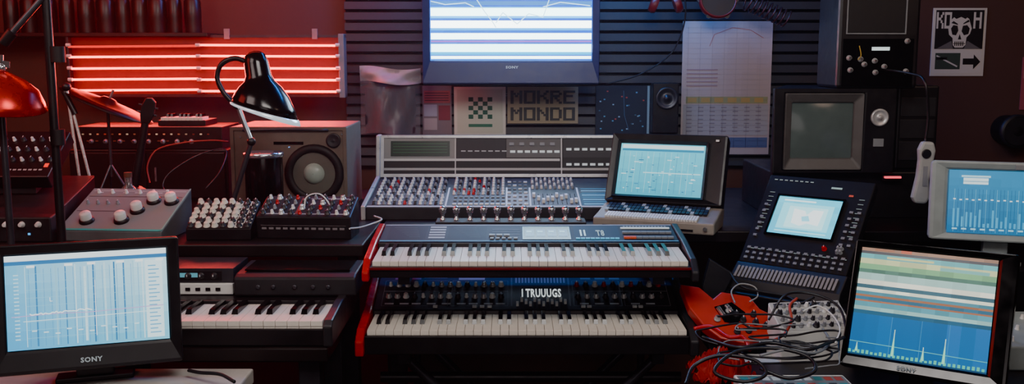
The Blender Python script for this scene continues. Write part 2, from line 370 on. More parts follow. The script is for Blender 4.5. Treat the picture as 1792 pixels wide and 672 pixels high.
# ---------- units on left keyboard
a = at(408, 480, 2.4).x; e = at(622, 480, 2.4).x
t = thing('effects_unit', 'low black box lying on the left keyboard with glossy lid and small front sockets', 'audio box', ((a+e)/2, 2.4, KT)); hw = (e-a)/2
b = MB(); b.prism([(0, .0), (.165, .0), (.165, .06), (.02, .055), (0, .048)], -hw, hw, BLK2); b.build('casing', t, .005)
b = MB(); b.box(-hw+.02, hw-.02, .035, .15, .0585, .062, BLKG); b.build('lid', t)
for u in (-.6, -.35, 0, .3, .55):
    b = MB(); b.lathe([(.006, 0), (.006, .003), (.003, .0032)], DKM, 12, T((u*hw, 0, .024))@RX(R(90))); b.build('socket', t)
a2 = at(200, 505, 2.42).x; e = a-.008
t = thing('rack_unit', 'white slim rack unit resting on the left end of the left keyboard', 'rack unit', ((a2+e)/2, 2.42, KT)); hw = (e-a2)/2
b = MB(); b.box(-hw, hw, 0, .15, 0, .028, WHT); b.build('casing', t, .002)
for i in range(6): b = MB(); b.box(hw*(-.1+.17*i)-.006, hw*(-.1+.17*i)+.006, -.002, 0, .01, .018, BLK); b.build('button', t)
t = thing('rack_unit', 'silver rack unit with black display stacked on the white slim unit', 'rack unit', ((a2+e)/2, 2.43, KT+.028)); 
b = MB(); b.box(-hw, hw, 0, .14, 0, .038, DKM); b.box(-hw+.03, hw-.03, -.002, 0, .006, .032, BLK); b.build('casing', t, .002)
for i in range(5): inst('knob', K_BLK, t, T((hw*(-.2+.22*i), -.002, .019))@RX(R(90)))
b = MB(RX(R(90))); g = G(b, 2*hw, .038, EM, .8, .0025); g.r(.55, .3, .7, .6, '6ab8c8'); b.build('display', t)

# ------------------------------------------------------------ monitors
def monitor(name, label, cat, Y, scr, yaw0, lean0, z0, bez, depth, fm, bm, draw, logo=None, gain=1., bevel=.006, taper=.7, k_=40, thick=.03, fo=0):
    P, yw, ln, w, h = fitp(Y, *scr, yaw0, lean0, k_)
    t = thing(name, label, cat, (P.x, P.y, z0), yw); M = T((0, 0, P.z-z0))@RX(math.pi/2-ln)
    l, r, tp, bt = bez
    o = (-w/2-l, w/2+r, -bt, h+tp)
    b = MB(M); b.ring(o, (-w/2, w/2, 0, h), -thick, .008, fm, rec=.008); b.build('bezel', t, bevel)
    b = MB(M); b.ring((o[0]+.004, o[1]-.004, o[2]+.004, o[3]-.004), (-w/2+.001, w/2-.001, .001, h-.001), -thick-.01, -.006, bm)
    q = [(o[0]+.006, o[2]+.006), (o[1]-.006, o[2]+.006), (o[1]-.006, o[3]-.006), (o[0]+.006, o[3]-.006)]
    cx, cy = (o[0]+o[1])/2, (o[2]+o[3])/2
    b.hexa([((x-cx)*taper+cx, (y-cy)*taper+cy, -depth) for x, y in q], [(x, y, -thick) for x, y in q], bm); b.build('housing', t, .005)
    b = MB(M); g = G(b, w, h, EM, gain); draw(g); b.build('screen', t)
    if logo:
        s, u, ww, hh, cc = logo
        b = MB(M); b.text(s, o[0]+(o[1]-o[0])*u-ww/2, -bt*.62-hh/2+.002, ww, hh, .0086, EM, k(cc, .6)); b.build('logo', t)
    cz = P.z-z0-bt*math.cos(ln); cyy = -bt*math.sin(ln)+thick*math.cos(ln)+fo
    if cz > .004:
        b = MB(); b.box(-w*.25, w*.25, cyy-.01, cyy+max(.04, depth*.4), 0, min(.012, cz), bm)
        if cz > .015: b.box(-w*.12, w*.12, cyy, cyy+.035, .01, cz+.03, bm)
        b.build('foot', t, .003)
    return t, M, w, h, P, o
def d_left(g):
    g.grad(('6cc4ea', 'd0f2fc', '3fa6dc', '6cc8e4'), 14, 10)
    g.r(0, 0, 1, .06, 'e8f8fc', 1); g.r(0, .06, 1, .1, '1c6fa8', 1)
    for u, a in ((.13, .2), (.36, .25), (.5, .2), (.68, .18), (.8, .2), (.93, .2)): g.r(u, .11, u+.05, .135, 'f5fdff', 2)
    cols = [(.18, '2078b0'), (.3, '8ccbe2'), (.36, '2078b0'), (.42, 'd6f0f8'), (.53, '2078b0'), (.6, 'bfe4f2'), (.66, '2078ac'), (.72, '2078b0'), (.78, '9fd4e8'), (.84, 'dff4fa')]
    for u, cc in cols: g.r(u, .12, u+random.choice([.006, .01, .014]), .97, cc, 1)
    g.r(.86, .12, .97, .97, 'd8f4fb', 1); 
    for j in range(18): g.r(.05, .2+.04*j, .08, .212+.04*j, 'bfe8f6', 2); g.r(.88, .18+.043*j, .93+.02*(j % 2), .192+.043*j, '5aacd4', 2)
    for j in range(9): g.line([(.12, .2+.085*j), (.86, .2+.085*j)], .0006, '8cd0ea')
    g.line([(.12, .12), (.12, .97)], .0012, 'd0eef8')
    g.line([(.03, .645), (.3, .635), (.5, .645), (.97, .625)], .0015, 'c0a0d8', 3)
    wv = [(.14+.0115*i, .63+random.uniform(-.012, .012)-.0006*i) for i in range(34)]; g.line(wv, .0022, 'f4feff', 4); g.line([(.1, .7), (.6, .69), (.86, .68)], .0015, 'd8f4fb')
    g.line([(.265, .46), (.265, .5), (.28, .5)], .0012, 'ffffff', 4); g.r(.475, .15, .49, .95, 'c8ecf8', 2); g.r(.54, .3, .545, .9, 'eafaff', 3)
    for i in range(10): g.r(.15+.07*i, .8+.02*(i % 3), .18+.07*i, .812+.02*(i % 3), 'd8f2fa', 3)
    for i in range(16): g.r(.14+.045*i, .15, .1425+.045*i, .97, '3f94c8', 1)
monitor('monitor', 'black front left monitor with pale blue grid screen on the white table', 'monitor', 2.04,
    ((5, 450), (285, 433), (302, 592), (15, 615)), 12, 12, .733, (.03, .026, .024, .052), .1, BLK, BLK2, d_left, ('SONY', .51, .044, .011, 'cfd8dc'), 1.8, fo=.03)
def d_right(g):
    bands = [(0, .03, 'a07860'), (.03, .055, '4a4a50'), (.055, .1, '60b4b8'), (.1, .15, 'd0d8a0'), (.15, .2, '7cb884'), (.2, .235, '4a7a68'), (.235, .3, 'a8d0c8'), (.3, .345, 'fcfce8'), (.345, .38, '3a6878'), (.38, .41, 'fcffe8'), (.41, .44, '4a8a9c'), (.44, .46, 'a87050'), (.46, .49, '34708c'), (.49, .505, 'b07050'), (.505, .55, '58a0b0'), (.55, .585, '9cccc8'), (.585, .62, '206080'), (.62, 1, '146cb0')]
    for a, e, cc in bands: g.grad((cc, cc, cc, cc), 10, 1, .14, (0, a, 1, e), 0)
    g.r(.3, .0, .38, .025, 'c85838', 2); g.r(.1, .005, .25, .02, 'a86848', 2)
    g.r(.2, .07, .55, .09, 'd8d898', 2); g.r(.6, .12, .95, .15, '7cc0b8', 1)
    for u in (.3, .52, .72): g.line([(u, .62), (u, .98)], .001, '3a94c8')
    g.line([(0, .88), (.3, .885), (1, .9)], .0015, '5ac8c8')
    def pk(u, h): g.poly([(u-.013, .97), (u+.013, .97), (u, .97-h)], '7cf0c0', 3); g.r(u-.003, .97-h, u+.003, .97, 'c8ffe8', 4)
    pk(.33, .24); pk(.55, .12); pk(.7, .22); pk(.06, .08)
    for i in range(30): u = i/30; g.r(u, .97-random.uniform(.005, .02), u+.02, .985, '5ad0b0', 2)
    g.r(0, .985, 1, 1, '1a4870', 3)
monitor('monitor', 'black front right monitor showing coloured track bands and green spikes', 'monitor', 2.05,
    ((1512, 434), (1752, 455), (1722, 655), (1481, 617)), -14, 16, RT, (.014, .04, .016, .03), .07, BLKG, BLK, d_right, ('SONY', .42, .04, .009, '8a9298'), 1.4, taper=.8)
def d_grey(g):
    g.grad(('2f92c4', '2f92c4', '1a6aa0', '1f78a8'), 10, 8)
    g.r(.12, .08, .4, .11, 'bfe8f4', 1); g.r(.14, .12, .38, .22, 'e8fcff', 1); g.r(.14, .17, .38, .18, '5aa0c0', 2)
    for i in range(26): g.r(.06+.034*i, .3, .0625+.034*i, .98, '0f4878' if i % 3 else '7cd0ec', 1)
    for i in range(14): g.r(.05+.06*i, .45+.01*(i % 2), .075+.06*i, .47+.01*(i % 2), 'eafcff', 2)
    for i in range(22): g.r(.05+.042*i, random.uniform(.6, .86), .07+.042*i, .9, '4cb0dc', 2)
    for i in range(10): g.r(.05+.09*i, .92, .1+.09*i, .945, 'a8e0f0', 2)
t, M, w, h, P, o = monitor('monitor', 'light grey monitor at the right edge behind the front right monitor', 'monitor', 2.5,
    ((1668, 298), (1850, 302), (1838, 414), (1650, 407)), -14, 12, .9, (.045, .05, .024, .02), .24, LGR, LGR, d_grey, None, 1.4, .014)
b = MB(M); b.box(.03, .075, h+.004, h+.018, .0075, .012, GRY); b.build('button', t, .002)
b = MB(); b.box(P.x-.16, P.x+.22, 2.46, 2.76, RT, .9, BLK); tag(b.build('riser_box', bevel=.004), 'black riser box on the right table under the light grey monitor', 'box')

# portable computer
P, yw, ln, w, h = fitp(2.93, (1093, 250), (1240, 257), (1222, 347), (1072, 338), -8, 18)
t = thing('portable_computer', 'black portable computer with tilted cyan screen right of the console', 'computer', (P.x, P.y, DZ), yw); pz = P.z-DZ
M = T((0, 0, pz))@RX(math.pi/2-ln)
o = (-w/2-.03, w/2+.066, -.024, h+.032)
b = MB(M); b.ring(o, (-w/2, w/2, 0, h), -.04, .012, BLK, rec=.012); b.build('bezel', t, .006)
b = MB(M); b.hexa([(o[0]+.03, o[2]+.01, -.065), (o[1]-.01, o[2]+.01, -.065), (o[1]-.01, o[3]-.03, -.065), (o[0]+.03, o[3]-.03, -.065)], [(o[0]+.003, o[2]+.003, -.006), (o[1]-.003, o[2]+.003, -.006), (o[1]-.003, o[3]-.003, -.006), (o[0]+.003, o[3]-.003, -.006)], BLK); b.build('housing', t, .004)
b = MB(M); b.ring((-w/2-.009, w/2+.009, -.009, h+.009), (-w/2, w/2, 0, h), .0, .0135, BLK2, rec=.01); b.build('inner_frame', t, .001)
b = MB(M); g = G(b, w, h, EM, 1.7)
g.grad(('6cd8ee', '5cd0ea', '34b0cc', '3cb4d0'), 10, 8); g.r(.02, .02, .98, .09, 'd8f8fc', 1); g.r(.02, .1, .98, .14, '2088b0', 1)
for i in range(13): g.r(.05+.07*i, .16, .053+.07*i, .95, 'b4f0f8' if i % 3 else '1878a0', 2)
for i in range(46): u = random.uniform(.04, .9); v = random.uniform(.2, .92); g.r(u, v, u+random.uniform(.01, .06), v+.015, random.choice(['14709c', 'dcfafd', '2888b0']), 3)
g.r(.3, .55, .97, .57, 'bfeef4', 2); b.build('screen', t)
b = MB(M); b.box(w/2+.03, w/2+.04, h+.01, h+.016, .012, .014, WHT); b.build('badge', t)
bw = (o[1]-o[0])/2; bx = (o[0]+o[1])/2; zt = pz-.027
b = MB(T((bx, 0, 0))); b.prism([(-.14, 0), (.02, 0), (.04, zt-.005), (-.01, zt), (-.09, .042), (-.14, .034)], -bw, bw, BEI); b.build('base', t, .005)
b = MB(T((bx, -.086, .0435))@RX(math.atan2(zt-.042, .08)))
for i in range(24):
    for j in range(3): b.box(-bw+.02+i*(2*bw-.05)/24, -bw+.02+(i+.82)*(2*bw-.05)/24, .006+j*.022, .024+j*.022, -.002, .006, BLK2 if (i+j) % 5 else LGR)
b.build('keypad', t)
b = MB(T((bx, -.137, .0345))@RX(math.atan2(.008, .05)))
for i in range(34): b.box(-bw+.035+i*(2*bw-.085)/34, -bw+.035+(i+.8)*(2*bw-.085)/34, .002, .044, -.002, .006, WHT)
b.build('pale_key_strip', t)
b = MB(); b.lathe([(.007, 0), (.006, .006)], CHR, 14, T((bx+bw-.025, -.141, .018))@RX(R(90))); b.build('knob', t)
b = MB(T((bx, 0, 0))); b.box(-bw+.03, bw-.06, -.1425, -.139, .008, .014, BLK); b.build('front_slot', t)

# terminal with tilted panel
P, yw, ln, w, h = fitp(2.62, (1348, 309), (1540, 318), (1476, 482), (1292, 456), -16, 30)
TZ = .80
t = thing('terminal', 'black tilted control terminal with small cyan screen and rows of buttons', 'terminal', (P.x, P.y, TZ), yw); pz = P.z-TZ
M = T((0, 0, pz))@RX(math.pi/2-ln)
b = MB(M); b.hexa([(-w/2, 0, -.035), (w/2, 0, -.035), (w/2, h, -.03), (-w/2, h, -.03)], [(-w/2, 0, 0), (w/2, 0, 0), (w/2, h, 0), (-w/2, h, 0)], mat('matte_black_panel', '0e0e10', .65, spec=.3)); b.build('panel', t, .004)
sw, sh = w*.6, h*.42; Ms = M@T((-w*.03, h*.34, .001))
b = MB(Ms); b.ring((-sw/2-.006, sw/2+.006, -.006, sh+.006), (-sw/2, sw/2, 0, sh), -.001, .004, BLKG); b.build('screen_frame', t)
b = MB(Ms); g = G(b, sw, sh, EM, 2.1); g.grad(('6cd4ee', '54c8e8', '44b8dc', '5ccce8'), 8, 6, .08)
g.r(.1, .16, .9, .84, '8ce4f6', 1); g.r(.22, .24, .82, .8, 'b8f2fb', 2); g.poly([(.3, .3), (.48, .34), (.52, .44), (.6, .3), (.76, .3), (.74, .7), (.56, .66), (.46, .74), (.32, .68)], 'eefcff', 3); g.poly([(.45, .5), (.55, .46), (.6, .6), (.48, .62)], '8cdcf0', 4); g.r(.1, .07, .6, .11, 'dffaff', 2); g.r(.1, .89, .9, .92, 'a8ecf8', 2); b.build('screen', t)
b = MB(M); g = G(b, w, h, EM, .7, .0008)
for i in range(8): g.r(.06+.05*i, .05, .09+.05*i, .06, 'c8d8d8')
for j in range(9): g.r(.06, .2+.05*j, .11, .207+.05*j, 'a8b8b8'); g.r(.9, .2+.05*j, .95, .207+.05*j, 'a8b8b8')
for i in range(11): g.r(.06+.085*i, .84, .11+.085*i, .848, 'a8b8b8')
g.r(.62, .09, .72, .11, 'c8e8e8'); g.r(.8, .16, .84, .18, 'd05040', g=1.6); b.build('lettering', t)
for j in range(6): inst('button', mgs, t, M@T((w*.37, h*(.3+.07*j), 0))); inst('button', mgs, t, M@T((-w*.43, h*(.3+.07*j), 0))); inst('button', mgs, t, M@T((w*.44, h*(.3+.07*j), 0)))
for i in range(14):
    for j in range(3): inst('button', mgs, t, M@T((w*(-.44+.067*i), h*(.05+.055*j), 0)))
for i in range(4): inst('knob', K_TINYG, t, M@T((w*(.36+.03*(i % 2)), h*(.26-.04*(i//2)), 0)))
inst('knob', K_RED, t, M@T((w*.24, h*.24, 0)))
b = MB(); b.prism([(-.06, 0), (.08, 0), (.08, pz*.6), (.0, pz), (-.05, .03)], -w/2-.004, w/2+.004, BLK2)
b.build('base', t, .004)
b = MB(T((0, -.05, .032))@RX(math.atan2(pz-.03, .05)))
for i in range(26): b.box(-w/2+.01+i*(w-.02)/26, -w/2+.01+(i+.6)*(w-.02)/26, .005, .045, 0, .003, BEI)
b.build('pale_key_strip', t)
b = MB(); b.box(-w/2-.02, w/2+.03, -.08, .1, 0, .1-.001, BLK); o_ = b.build('riser_box', None, .004, (P.x, P.y, RT)); o_.rotation_euler = (0, 0, yw)
tag(o_, 'black box on the right table under the tilted terminal', 'box')

# CRT stack right
YC = 3.0
Pb = at(1455, 303, YC); xl, xr = at(1350, 303, YC).x, at(1562, 303, YC).x; zt = at(1455, 155, YC).z
b = MB(); b.box(xl+.01, at(1645, 300, YC).x, YC+.03, YC+.42, DZ, Pb.z, BLK); tag(b.build('riser_box', bevel=.004), 'wide black box on the rear desk under the old picture tube monitor', 'box')
t = thing('picture_tube_monitor', 'old black picture tube monitor with dark grey-green screen below the amplifier', 'monitor', ((xl+xr)/2, YC, Pb.z))
w = xr-xl; h = zt-Pb.z; M = RX(R(90)); sc = w/212.
def cx(px): return -w/2+(px-1350)*sc
def cy(py): return (303-py)*h/148
b = MB(); b.hexa([(-w/2, .02, 0), (w/2, .02, 0), (w/2-.04, .36, .0), (-w/2+.13, .36, .0)], [(-w/2, .02, h), (w/2, .02, h), (w/2-.04, .36, h), (-w/2+.13, .36, h)], BLK); b.build('cabinet', t, .006)
b = MB(M); b.ring((-w/2, w/2, 0, h), (cx(1368), cx(1506), cy(298), cy(162)), -.02, .004, BLK); b.build('front_frame', t, .003)
b = MB(M); b.ring((cx(1369), cx(1505), cy(297), cy(163)), (cx(1383), cx(1490), cy(277), cy(180)), -.018, .01, mat('warm_grey_bezel', '565554', .5), rec=.018); b.build('bezel', t, .004)
b = MB(M); X0, X1, Y0, Y1 = cx(1381), cx(1492), cy(279), cy(178); n = 12; vs = []; fs = []
for j in range(n+1):
    for i in range(n+1):
        u, v = i/n, j/n; vs.append((X0+(X1-X0)*u, Y0+(Y1-Y0)*v, -.016+.014*(1-(2*u-1)**2)*(1-(2*v-1)**2)))
for j in range(n):
    for i in range(n): q = j*(n+1)+i; fs.append((q, q+1, q+n+2, q+n+1))
b.add(vs, fs, mat('tube_glass', '424a48', .1, emit='6a7672', es=.14), smooth=True); b.build('screen', t)
b = MB(M@T((cx(1533), cy(205), .004))); b.lathe([(.034*.8, 0), (.034*.8, .006), (.022, .008), (.019, .003), (.006, .004), (.005, .012), (.001, .012)], SIL, 24); b.build('dial', t)
b = MB(M); b.box(cx(1524), cx(1542), cy(256), cy(242), .003, .008, GRY); b.build('button', t, .001)
b = MB(M); b.box(cx(1512), cx(1560), cy(296), cy(165), .001, .0045, BLK); b.build('side_panel', t)
# amplifier on top
zA = zt; a, e = at(1463, 150, YC).x, at(1605, 150, YC).x
t = thing('amplifier', 'tall black amplifier box with small chrome knobs standing on the old monitor', 'amplifier', ((a+e)/2, YC, zA)); w = e-a; h = .42
b = MB(); b.box(-w/2, w/2, .0, .2, 0, h, BLK); b.build('cabinet', t, .01)
ss = w/142.
def ax(px): return -w/2+(px-1463)*ss
def ay(py): return (150-py)*ss
b = MB(M); b.ring((ax(1476), ax(1580), ay(56), ay(-60)), (ax(1478), ax(1578), ay(54), ay(-58)), .0, .004, GRY); b.build('grille_frame', t)
b = MB(M); b.box(ax(1479), ax(1577), ay(53), ay(-57), 0, .002, RUB); b.build('grille', t)
b = MB(M); b.box(ax(1472), ax(1595), ay(146), ay(64), 0, .002, BLKG); b.build('faceplate', t)
b = MB(M); b.box(ax(1522), ax(1553), ay(84), ay(78), .002, .003, EM, k('e8f8f8', 1.4)); b.build('label_strip', t)
for px, py in ((1483, 97), (1503, 99), (1528, 102), (1510, 108), (1545, 112), (1486, 118), (1530, 122), (1583, 120), (1583, 68)):
    inst('knob', K_SIL, t, M@T((ax(px), ay(py), .002)))
b = MB(M); b.tube([(ax(1497), ay(100), .012), (ax(1500), ay(92), .02), (ax(1498), ay(76), .012)], .0015, mat('yellow_wire', 'c8a838', .5)); b.build('patch_wire', t)
# black rack behind
a, e = at(1570, 200, 3.1).x, at(1642, 200, 3.1).x
t = thing('rack_cabinet', 'narrow black rack cabinet beside the old picture tube monitor', 'cabinet', ((a+e)/2, 3.1, Pb.z)); hw = (e-a)/2
b = MB(); b.box(-hw, hw, 0, .28, 0, at(1600, 150, 3.1).z-Pb.z, BLK); b.build('casing', t, .006)
for i in range(3): b = MB(); b.box(-hw+.01, hw-.01, -.003, 0, .03+.07*i, .09+.07*i, BLK2); b.build('rack_panel', t, .001)
# handset
Pq = at(1616, 300, 2.72)
t = thing('handset', 'white handset hanging by a black strap beside the terminal', 'handset', Pq); s = Pq.y/1700
def hz(py): return (300-py)*s
b = MB(RY(R(4))); prof = [(-10, 357), (-16, 347), (-12, 310), (-12, 280), (-15, 262), (-10, 247), (10, 247), (15, 262), (13, 285), (10, 315), (15, 345), (10, 357)]
b.M = b.M@RX(R(90)); b.poly([(x*s, hz(y)) for x, y in prof][::-1], -.012, .012, mat('handset_plastic', 'a4a6a2', .35)); b.build('body', t, .007)
b = MB(RX(R(90))); b.lathe([(.013, 0), (.013, .003), (.009, .002)], BLK, 16, T((0, hz(268), .012))); b.build('earpiece', t)
b = MB(RX(R(90))); b.box(-.006, .006, hz(325), hz(290), .012, .014, GRY); b.build('keypad', t)
pa = at(1619, 130, 2.72)-Pq
b = MB(); b.tube([(0, 0, hz(249)), (.004, 0, hz(200)), (pa.x, .0, pa.z-.02), (pa.x, .1, pa.z), (pa.x-.02, .28, pa.z+.01)], .0035, BLK); b.build('strap', t)

# ------------------------------------------------------------ mixing console
t = thing('mixing_console', 'wide silver mixing console with upright display bridge and rows of knobs', 'mixer', (-.045, 3.0, DZ)); hw = .42
L1 = math.hypot(.35, .046); ta = math.atan2(.046, .35)
b = MB(); b.prism([(0, 0), (.5, 0), (.5, .1), (.35, .088), (0, .04)], -hw, hw, BLK2); b.build('chassis', t, .002)
for s in (-1, 1): b = MB(); b.prism([(-.008, 0), (.5, 0), (.42, .235), (.365, .235), (.34, .095), (-.008, .045)], s*hw-.007, s*hw+.007, SIL); b.build('side_panel', t, .003)
M = T((0, 0, .0405))@RX(ta); pw = 2*hw-.02; ph = L1-.01
b = MB(M); g = G(b, pw, ph, PG); g.r(0, 0, 1, 1, '3c3b3b', 0)
def su(px): return (px-640)/(1072-640)
for a, e, cc in ((644, 768, '4c4b4a'), (775, 868, '444342'), (870, 908, '807e7a'), (912, 990, '565452'), (996, 1064, '184a54')): g.r(su(a), .02, su(e), .98, cc, 1)
for px in (768, 869, 909, 992): g.r(su(px), 0, su(px+3), 1, 'c8c6c2', 2)
for j in range(12):
    g.r(su(1000), .06+.075*j, su(1060), .09+.075*j, '7fccd0' if j % 2 else '2a7a84', 2)
g.r(0, .0, 1, .025, 'c8c6c2', 2); g.r(0, .96, 1, 1, 'c0beba', 2)
b.build('channel_panel', t)
rest = MB(); rk = []
for i in range(14):
    for j in range(9): rk.append((su(650+i*8.6), .07+.105*j, i))
for i in range(11):
    for j in range(6): rk.append((su(780+i*8.4), .07+.1*j, i))
order = sorted(rk, key=lambda q: -q[1])
for n_, (u, v, ii) in enumerate(order):
    Mk = M@T(((u-.5)*pw, (1-v)*ph, .001)); red = random.random() < .05
    if n_ < 98: inst('knob', K_TINYR if red else [K_TINYG, K_TINYW, K_TINYB, K_TINYW][(ii+int(v*20)) % 4], t, Mk)
    else:
        rest.M = Mk; rest.lathe([(.0055, 0), (.0046, .009), (.0035, .012)], REDP if red else [GRY, WHT, BLK2, WHT][(ii+int(v*20)) % 4], 8)
for i in range(10):
    for j in range(4):
        rest.M = M@T(((su(916+i*7.8)-.5)*pw, (1-.07-.1*j)*ph, .001)); rest.lathe([(.005, 0), (.0042, .009), (.003, .011)], WHT if (i+j) % 2 else GRY, 8)
o_ = rest.build('small_knobs', t); o_['kind'] = 'stuff'
b = MB(); b.box(-.0045, .0045, -.009, .009, 0, .012, WHT); mf = b.mesh('fader')
b = MB(); b.box(-.001, .001, -.06, .06, 0, .001, BLKG); ms_ = b.mesh('fader_slot')
for i in range(10):
    u = (su(917+i*7.8)-.5)*pw; inst('fader_slot', ms_, t, M@T((u, .09, .001))); inst('fader', mf, t, M@T((u, .09+random.uniform(-.045, .045), .001)))
for i in range(10):
    for j in range(3): inst('button', mgs if j else mw, t, M@T(((su(784+i*9)-.5)*pw, .025+.04*j, .001)))
for i in range(4):
    for j in range(7): inst('button', mgs if (i+j) % 3 else mw, t, M@T(((su(875+i*9.5)-.5)*pw, .025+.045*j, .001)))
# bridge
bl = math.atan2(.03, .14); M = T((0, .355, .09))@RX(math.pi/2-bl); bh = .147; bw_ = 2*hw-.014
b = MB(); b.prism([(.36, .09), (.48, .09), (.44, .232), (.39, .232)], -hw+.007, hw-.007, BLK); b.build('bridge_body', t)
b = MB(M); b.ring((-bw_/2, bw_/2, 0, bh), (-bw_/2+.012, bw_/2-.012, .012, bh-.01), .0, .006, SIL); b.build('bridge_frame', t, .001)
b = MB(M); g = G(b, bw_, bh, PG, 1, .001)
def bu(px): return (px-664)/(1082-664)
def bv(py): return (py-240)/72.
g.r(0, 0, 1, 1, '17181a', 0); g.r(bu(668), bv(245), bu(795), bv(280), '8a8a88', 1); g.r(bu(668), bv(280), bu(980), bv(284), 'd0d0ce', 2); g.r(bu(668), bv(296), bu(1080), bv(300), 'b0b0ae', 2)
g.r(bu(796), bv(245), bu(884), bv(280), '2a2b2e', 1); g.r(bu(886), bv(246), bu(982), bv(278), '605f5e', 1); g.r(bu(986), bv(246), bu(1078), bv(278), '323335', 1)
g.r(bu(795), bv(243), bu(797), bv(312), 'd0d0ce', 3); g.r(bu(982), bv(243), bu(984), bv(312), 'd0d0ce', 3)
for px in range(806, 880, 12): g.r(bu(px), bv(266), bu(px+8), bv(268), 'bac0c2', 3)
b.build('bridge_panel', t)
b = MB(M); g = G(b, bw_, bh, EM, .8, .003); g.r(bu(682), bv(250), bu(786), bv(276), '0c2012', 1)
for j in range(4): g.r(bu(686), bv(254+5*j), bu(782), bv(255+5*j), '2c5434', 2)
b.build('display', t)
for i in range(7): inst('lit_button', ml, t, M@T(((bu(897+i*13)-.5)*bw_, (1-bv(268))*bh, .002)))
for i in range(6): inst('lit_button', ml, t, M@T(((bu(996+i*14)-.5)*bw_, (1-bv(264))*bh, .002))); inst('lit_button', ml, t, M@T(((bu(996+i*14)-.5)*bw_, (1-bv(290))*bh, .002)))
for i in range(5): inst('button', mg, t, M@T(((bu(895+i*18)-.5)*bw_, (1-bv(255))*bh, .002)))
# chrome patch box
a = at(762, 392, 2.86).x; e = at(1026, 392, 2.86).x
t = thing('patch_box', 'low black box with a row of upright chrome plugs before the console', 'audio box', ((a+e)/2, 2.86, DZ)); hw = (e-a)/2
b = MB(); b.box(-hw, hw, 0, .07, 0, .018, BLK2); b.build('casing', t, .002)
b = MB(); b.lathe([(.009, 0), (.009, .006), (.005, .008), (.006, .02), (.011, .024), (.011, .036), (.006, .042), (.001, .044)], CHR, 16); mp = b.mesh('chrome_plug')
for i in range(11): inst('chrome_plug', mp, t, T((-hw+.02+i*(2*hw-.04)/10, .03, .018)))

# ------------------------------------------------------------ left desk devices
def slab(name, label, cat, Y, TL, TR, BR, BL, yaw0, lean0, top, side, z0=DZ, k_=40):
    P, yw, ln, w, h = fitp(Y, TL, TR, BR, BL, yaw0, lean0, k_)
    t = thing(name, label, cat, (P.x, P.y, z0), yw); pz = P.z-z0; M = T((0, 0, pz))@RX(math.pi/2-ln)
    by, bz = h*math.sin(ln), pz+h*math.cos(ln)
    b = MB(); b.prism([(0, 0), (by, 0), (by, bz), (0, max(pz, .004))], -w/2, w/2, side); b.build('casing', t, .003)
    b = MB(M); g = G(b, w, h, PG, 1, .0006); g.r(.01, .01, .99, .99, top, 0)
    return t, M, w, h, b, g
t, M, w, h, b, g = slab('effects_console', 'grey sloped box with large white capped knobs at the left of the desk', 'audio box', 2.64, (168, 331), (333, 331), (284, 404), (96, 403), 0, 58, '84898a', GBOX)
g.r(.0, .96, 1, 1, '2fa8a4', 2); g.r(.985, 0, 1, 1, '7fb0ac', 2); g.r(.03, .06, .97, .08, 'a8afb0', 1); g.r(.03, .2, .97, .215, '4a4f52', 1); g.r(.03, .55, .5, .565, '4a4f52', 1)
for i in range(7): g.r(.1+.12*i, .1, .14+.12*i, .12, 'c0caca', 1)
b.build('faceplate', t)
for u, v in ((.22, .8), (.55, .78), (.63, .55), (.72, .32), (.9, .33)): inst('knob', K_BIGW, t, M@T(((u-.5)*w, (1-v)*h, .001)))
for i in range(6): inst('knob', K_TINYW, t, M@T(((-.4+.14*i)*w, h*.88, .001)))
for i in range(4): inst('knob', K_TINYG, t, M@T(((-.42+.1*i)*w, h*.62, .001)))
t, M, w, h, b, g = slab('button_mixer', 'small black mixer covered with white round knobs in a checker grid', 'mixer', 2.66, (348, 352), (455, 352), (440, 400), (324, 400), 0, 66, '1c1d20', BLK)
for i in range(8):
    for j in range(6):
        if (i+j) % 2 and i > 4: g.r(.02+.12*i, .02+.16*j, .02+.12*(i+1), .02+.16*(j+1), 'd9d6cd', 1)
b.build('faceplate', t)
for i in range(8):
    for j in range(6): inst('knob', K_CHK if ((i*3+j) % 4 and i < 6) else K_BLK, t, M@T(((-.44+.125*i)*w, (.08+.17*j)*h, .001)))
t, M, w, h, b, g = slab('drum_mixer', 'black mixer box with red knobs and lit red buttons left of the console', 'mixer', 2.68, (470, 344), (628, 344), (613, 379), (446, 379), 0, 66, '221b1d', BLK)
g.r(.4, .1, .44, .9, '9a2828', 1); g.r(.05, .85, .95, .9, '9a9090', 1); g.r(.5, .12, .95, .16, 'a89f9f', 1); b.build('faceplate', t)
for i in range(10):
    for j in range(4): inst('knob', [K_BLK, K_TINYR, K_TINYW, K_BLK, K_SIL, K_TINYG, K_BLK][(i*2+j*3) % 7], t, M@T(((-.44+.098*i)*w, (.14+.24*j)*h, .001)))
b = MB(RX(R(90))); g = G(b, w, .06, PG, 1, .001)
for i in range(12): g.r(.06+.075*i, .45, .11+.075*i, .55, '767073', 1)
g.r(.05, .35, .95, .37, '6a6466', 1); b.build('front_print', t)
b = MB(); b.tube([(-.01, .05, .07), (-.005, .06, .11), (.03, .07, .118), (.06, .06, .09), (.062, .05, .06)], .002, WHT); b.build('patch_cable', t)
# low left console
a, e = -1.62, at(92, 400, 2.64).x
t = thing('sloped_console', 'dark sloped console at the left edge with small white front knobs', 'audio console', ((a+e)/2, 2.63, DZ)); hw = (e-a)/2
b = MB(); b.prism([(0, 0), (.3, 0), (.3, .15), (.03, .075), (0, .07)], -hw, hw, BLK2); b.build('casing', t, .004)
for px in (8, 36, 65): inst('knob', K_WHT, t, T((at(px, 358, 2.63).x-(a+e)/2, 0, .05))@RX(R(90)))
b = MB(RX(R(90))); g = G(b, 2*hw, .07, EM, 2., .001); g.r(.82, .62, .84, .7, '4aa8f0'); b.build('indicator_light', t)
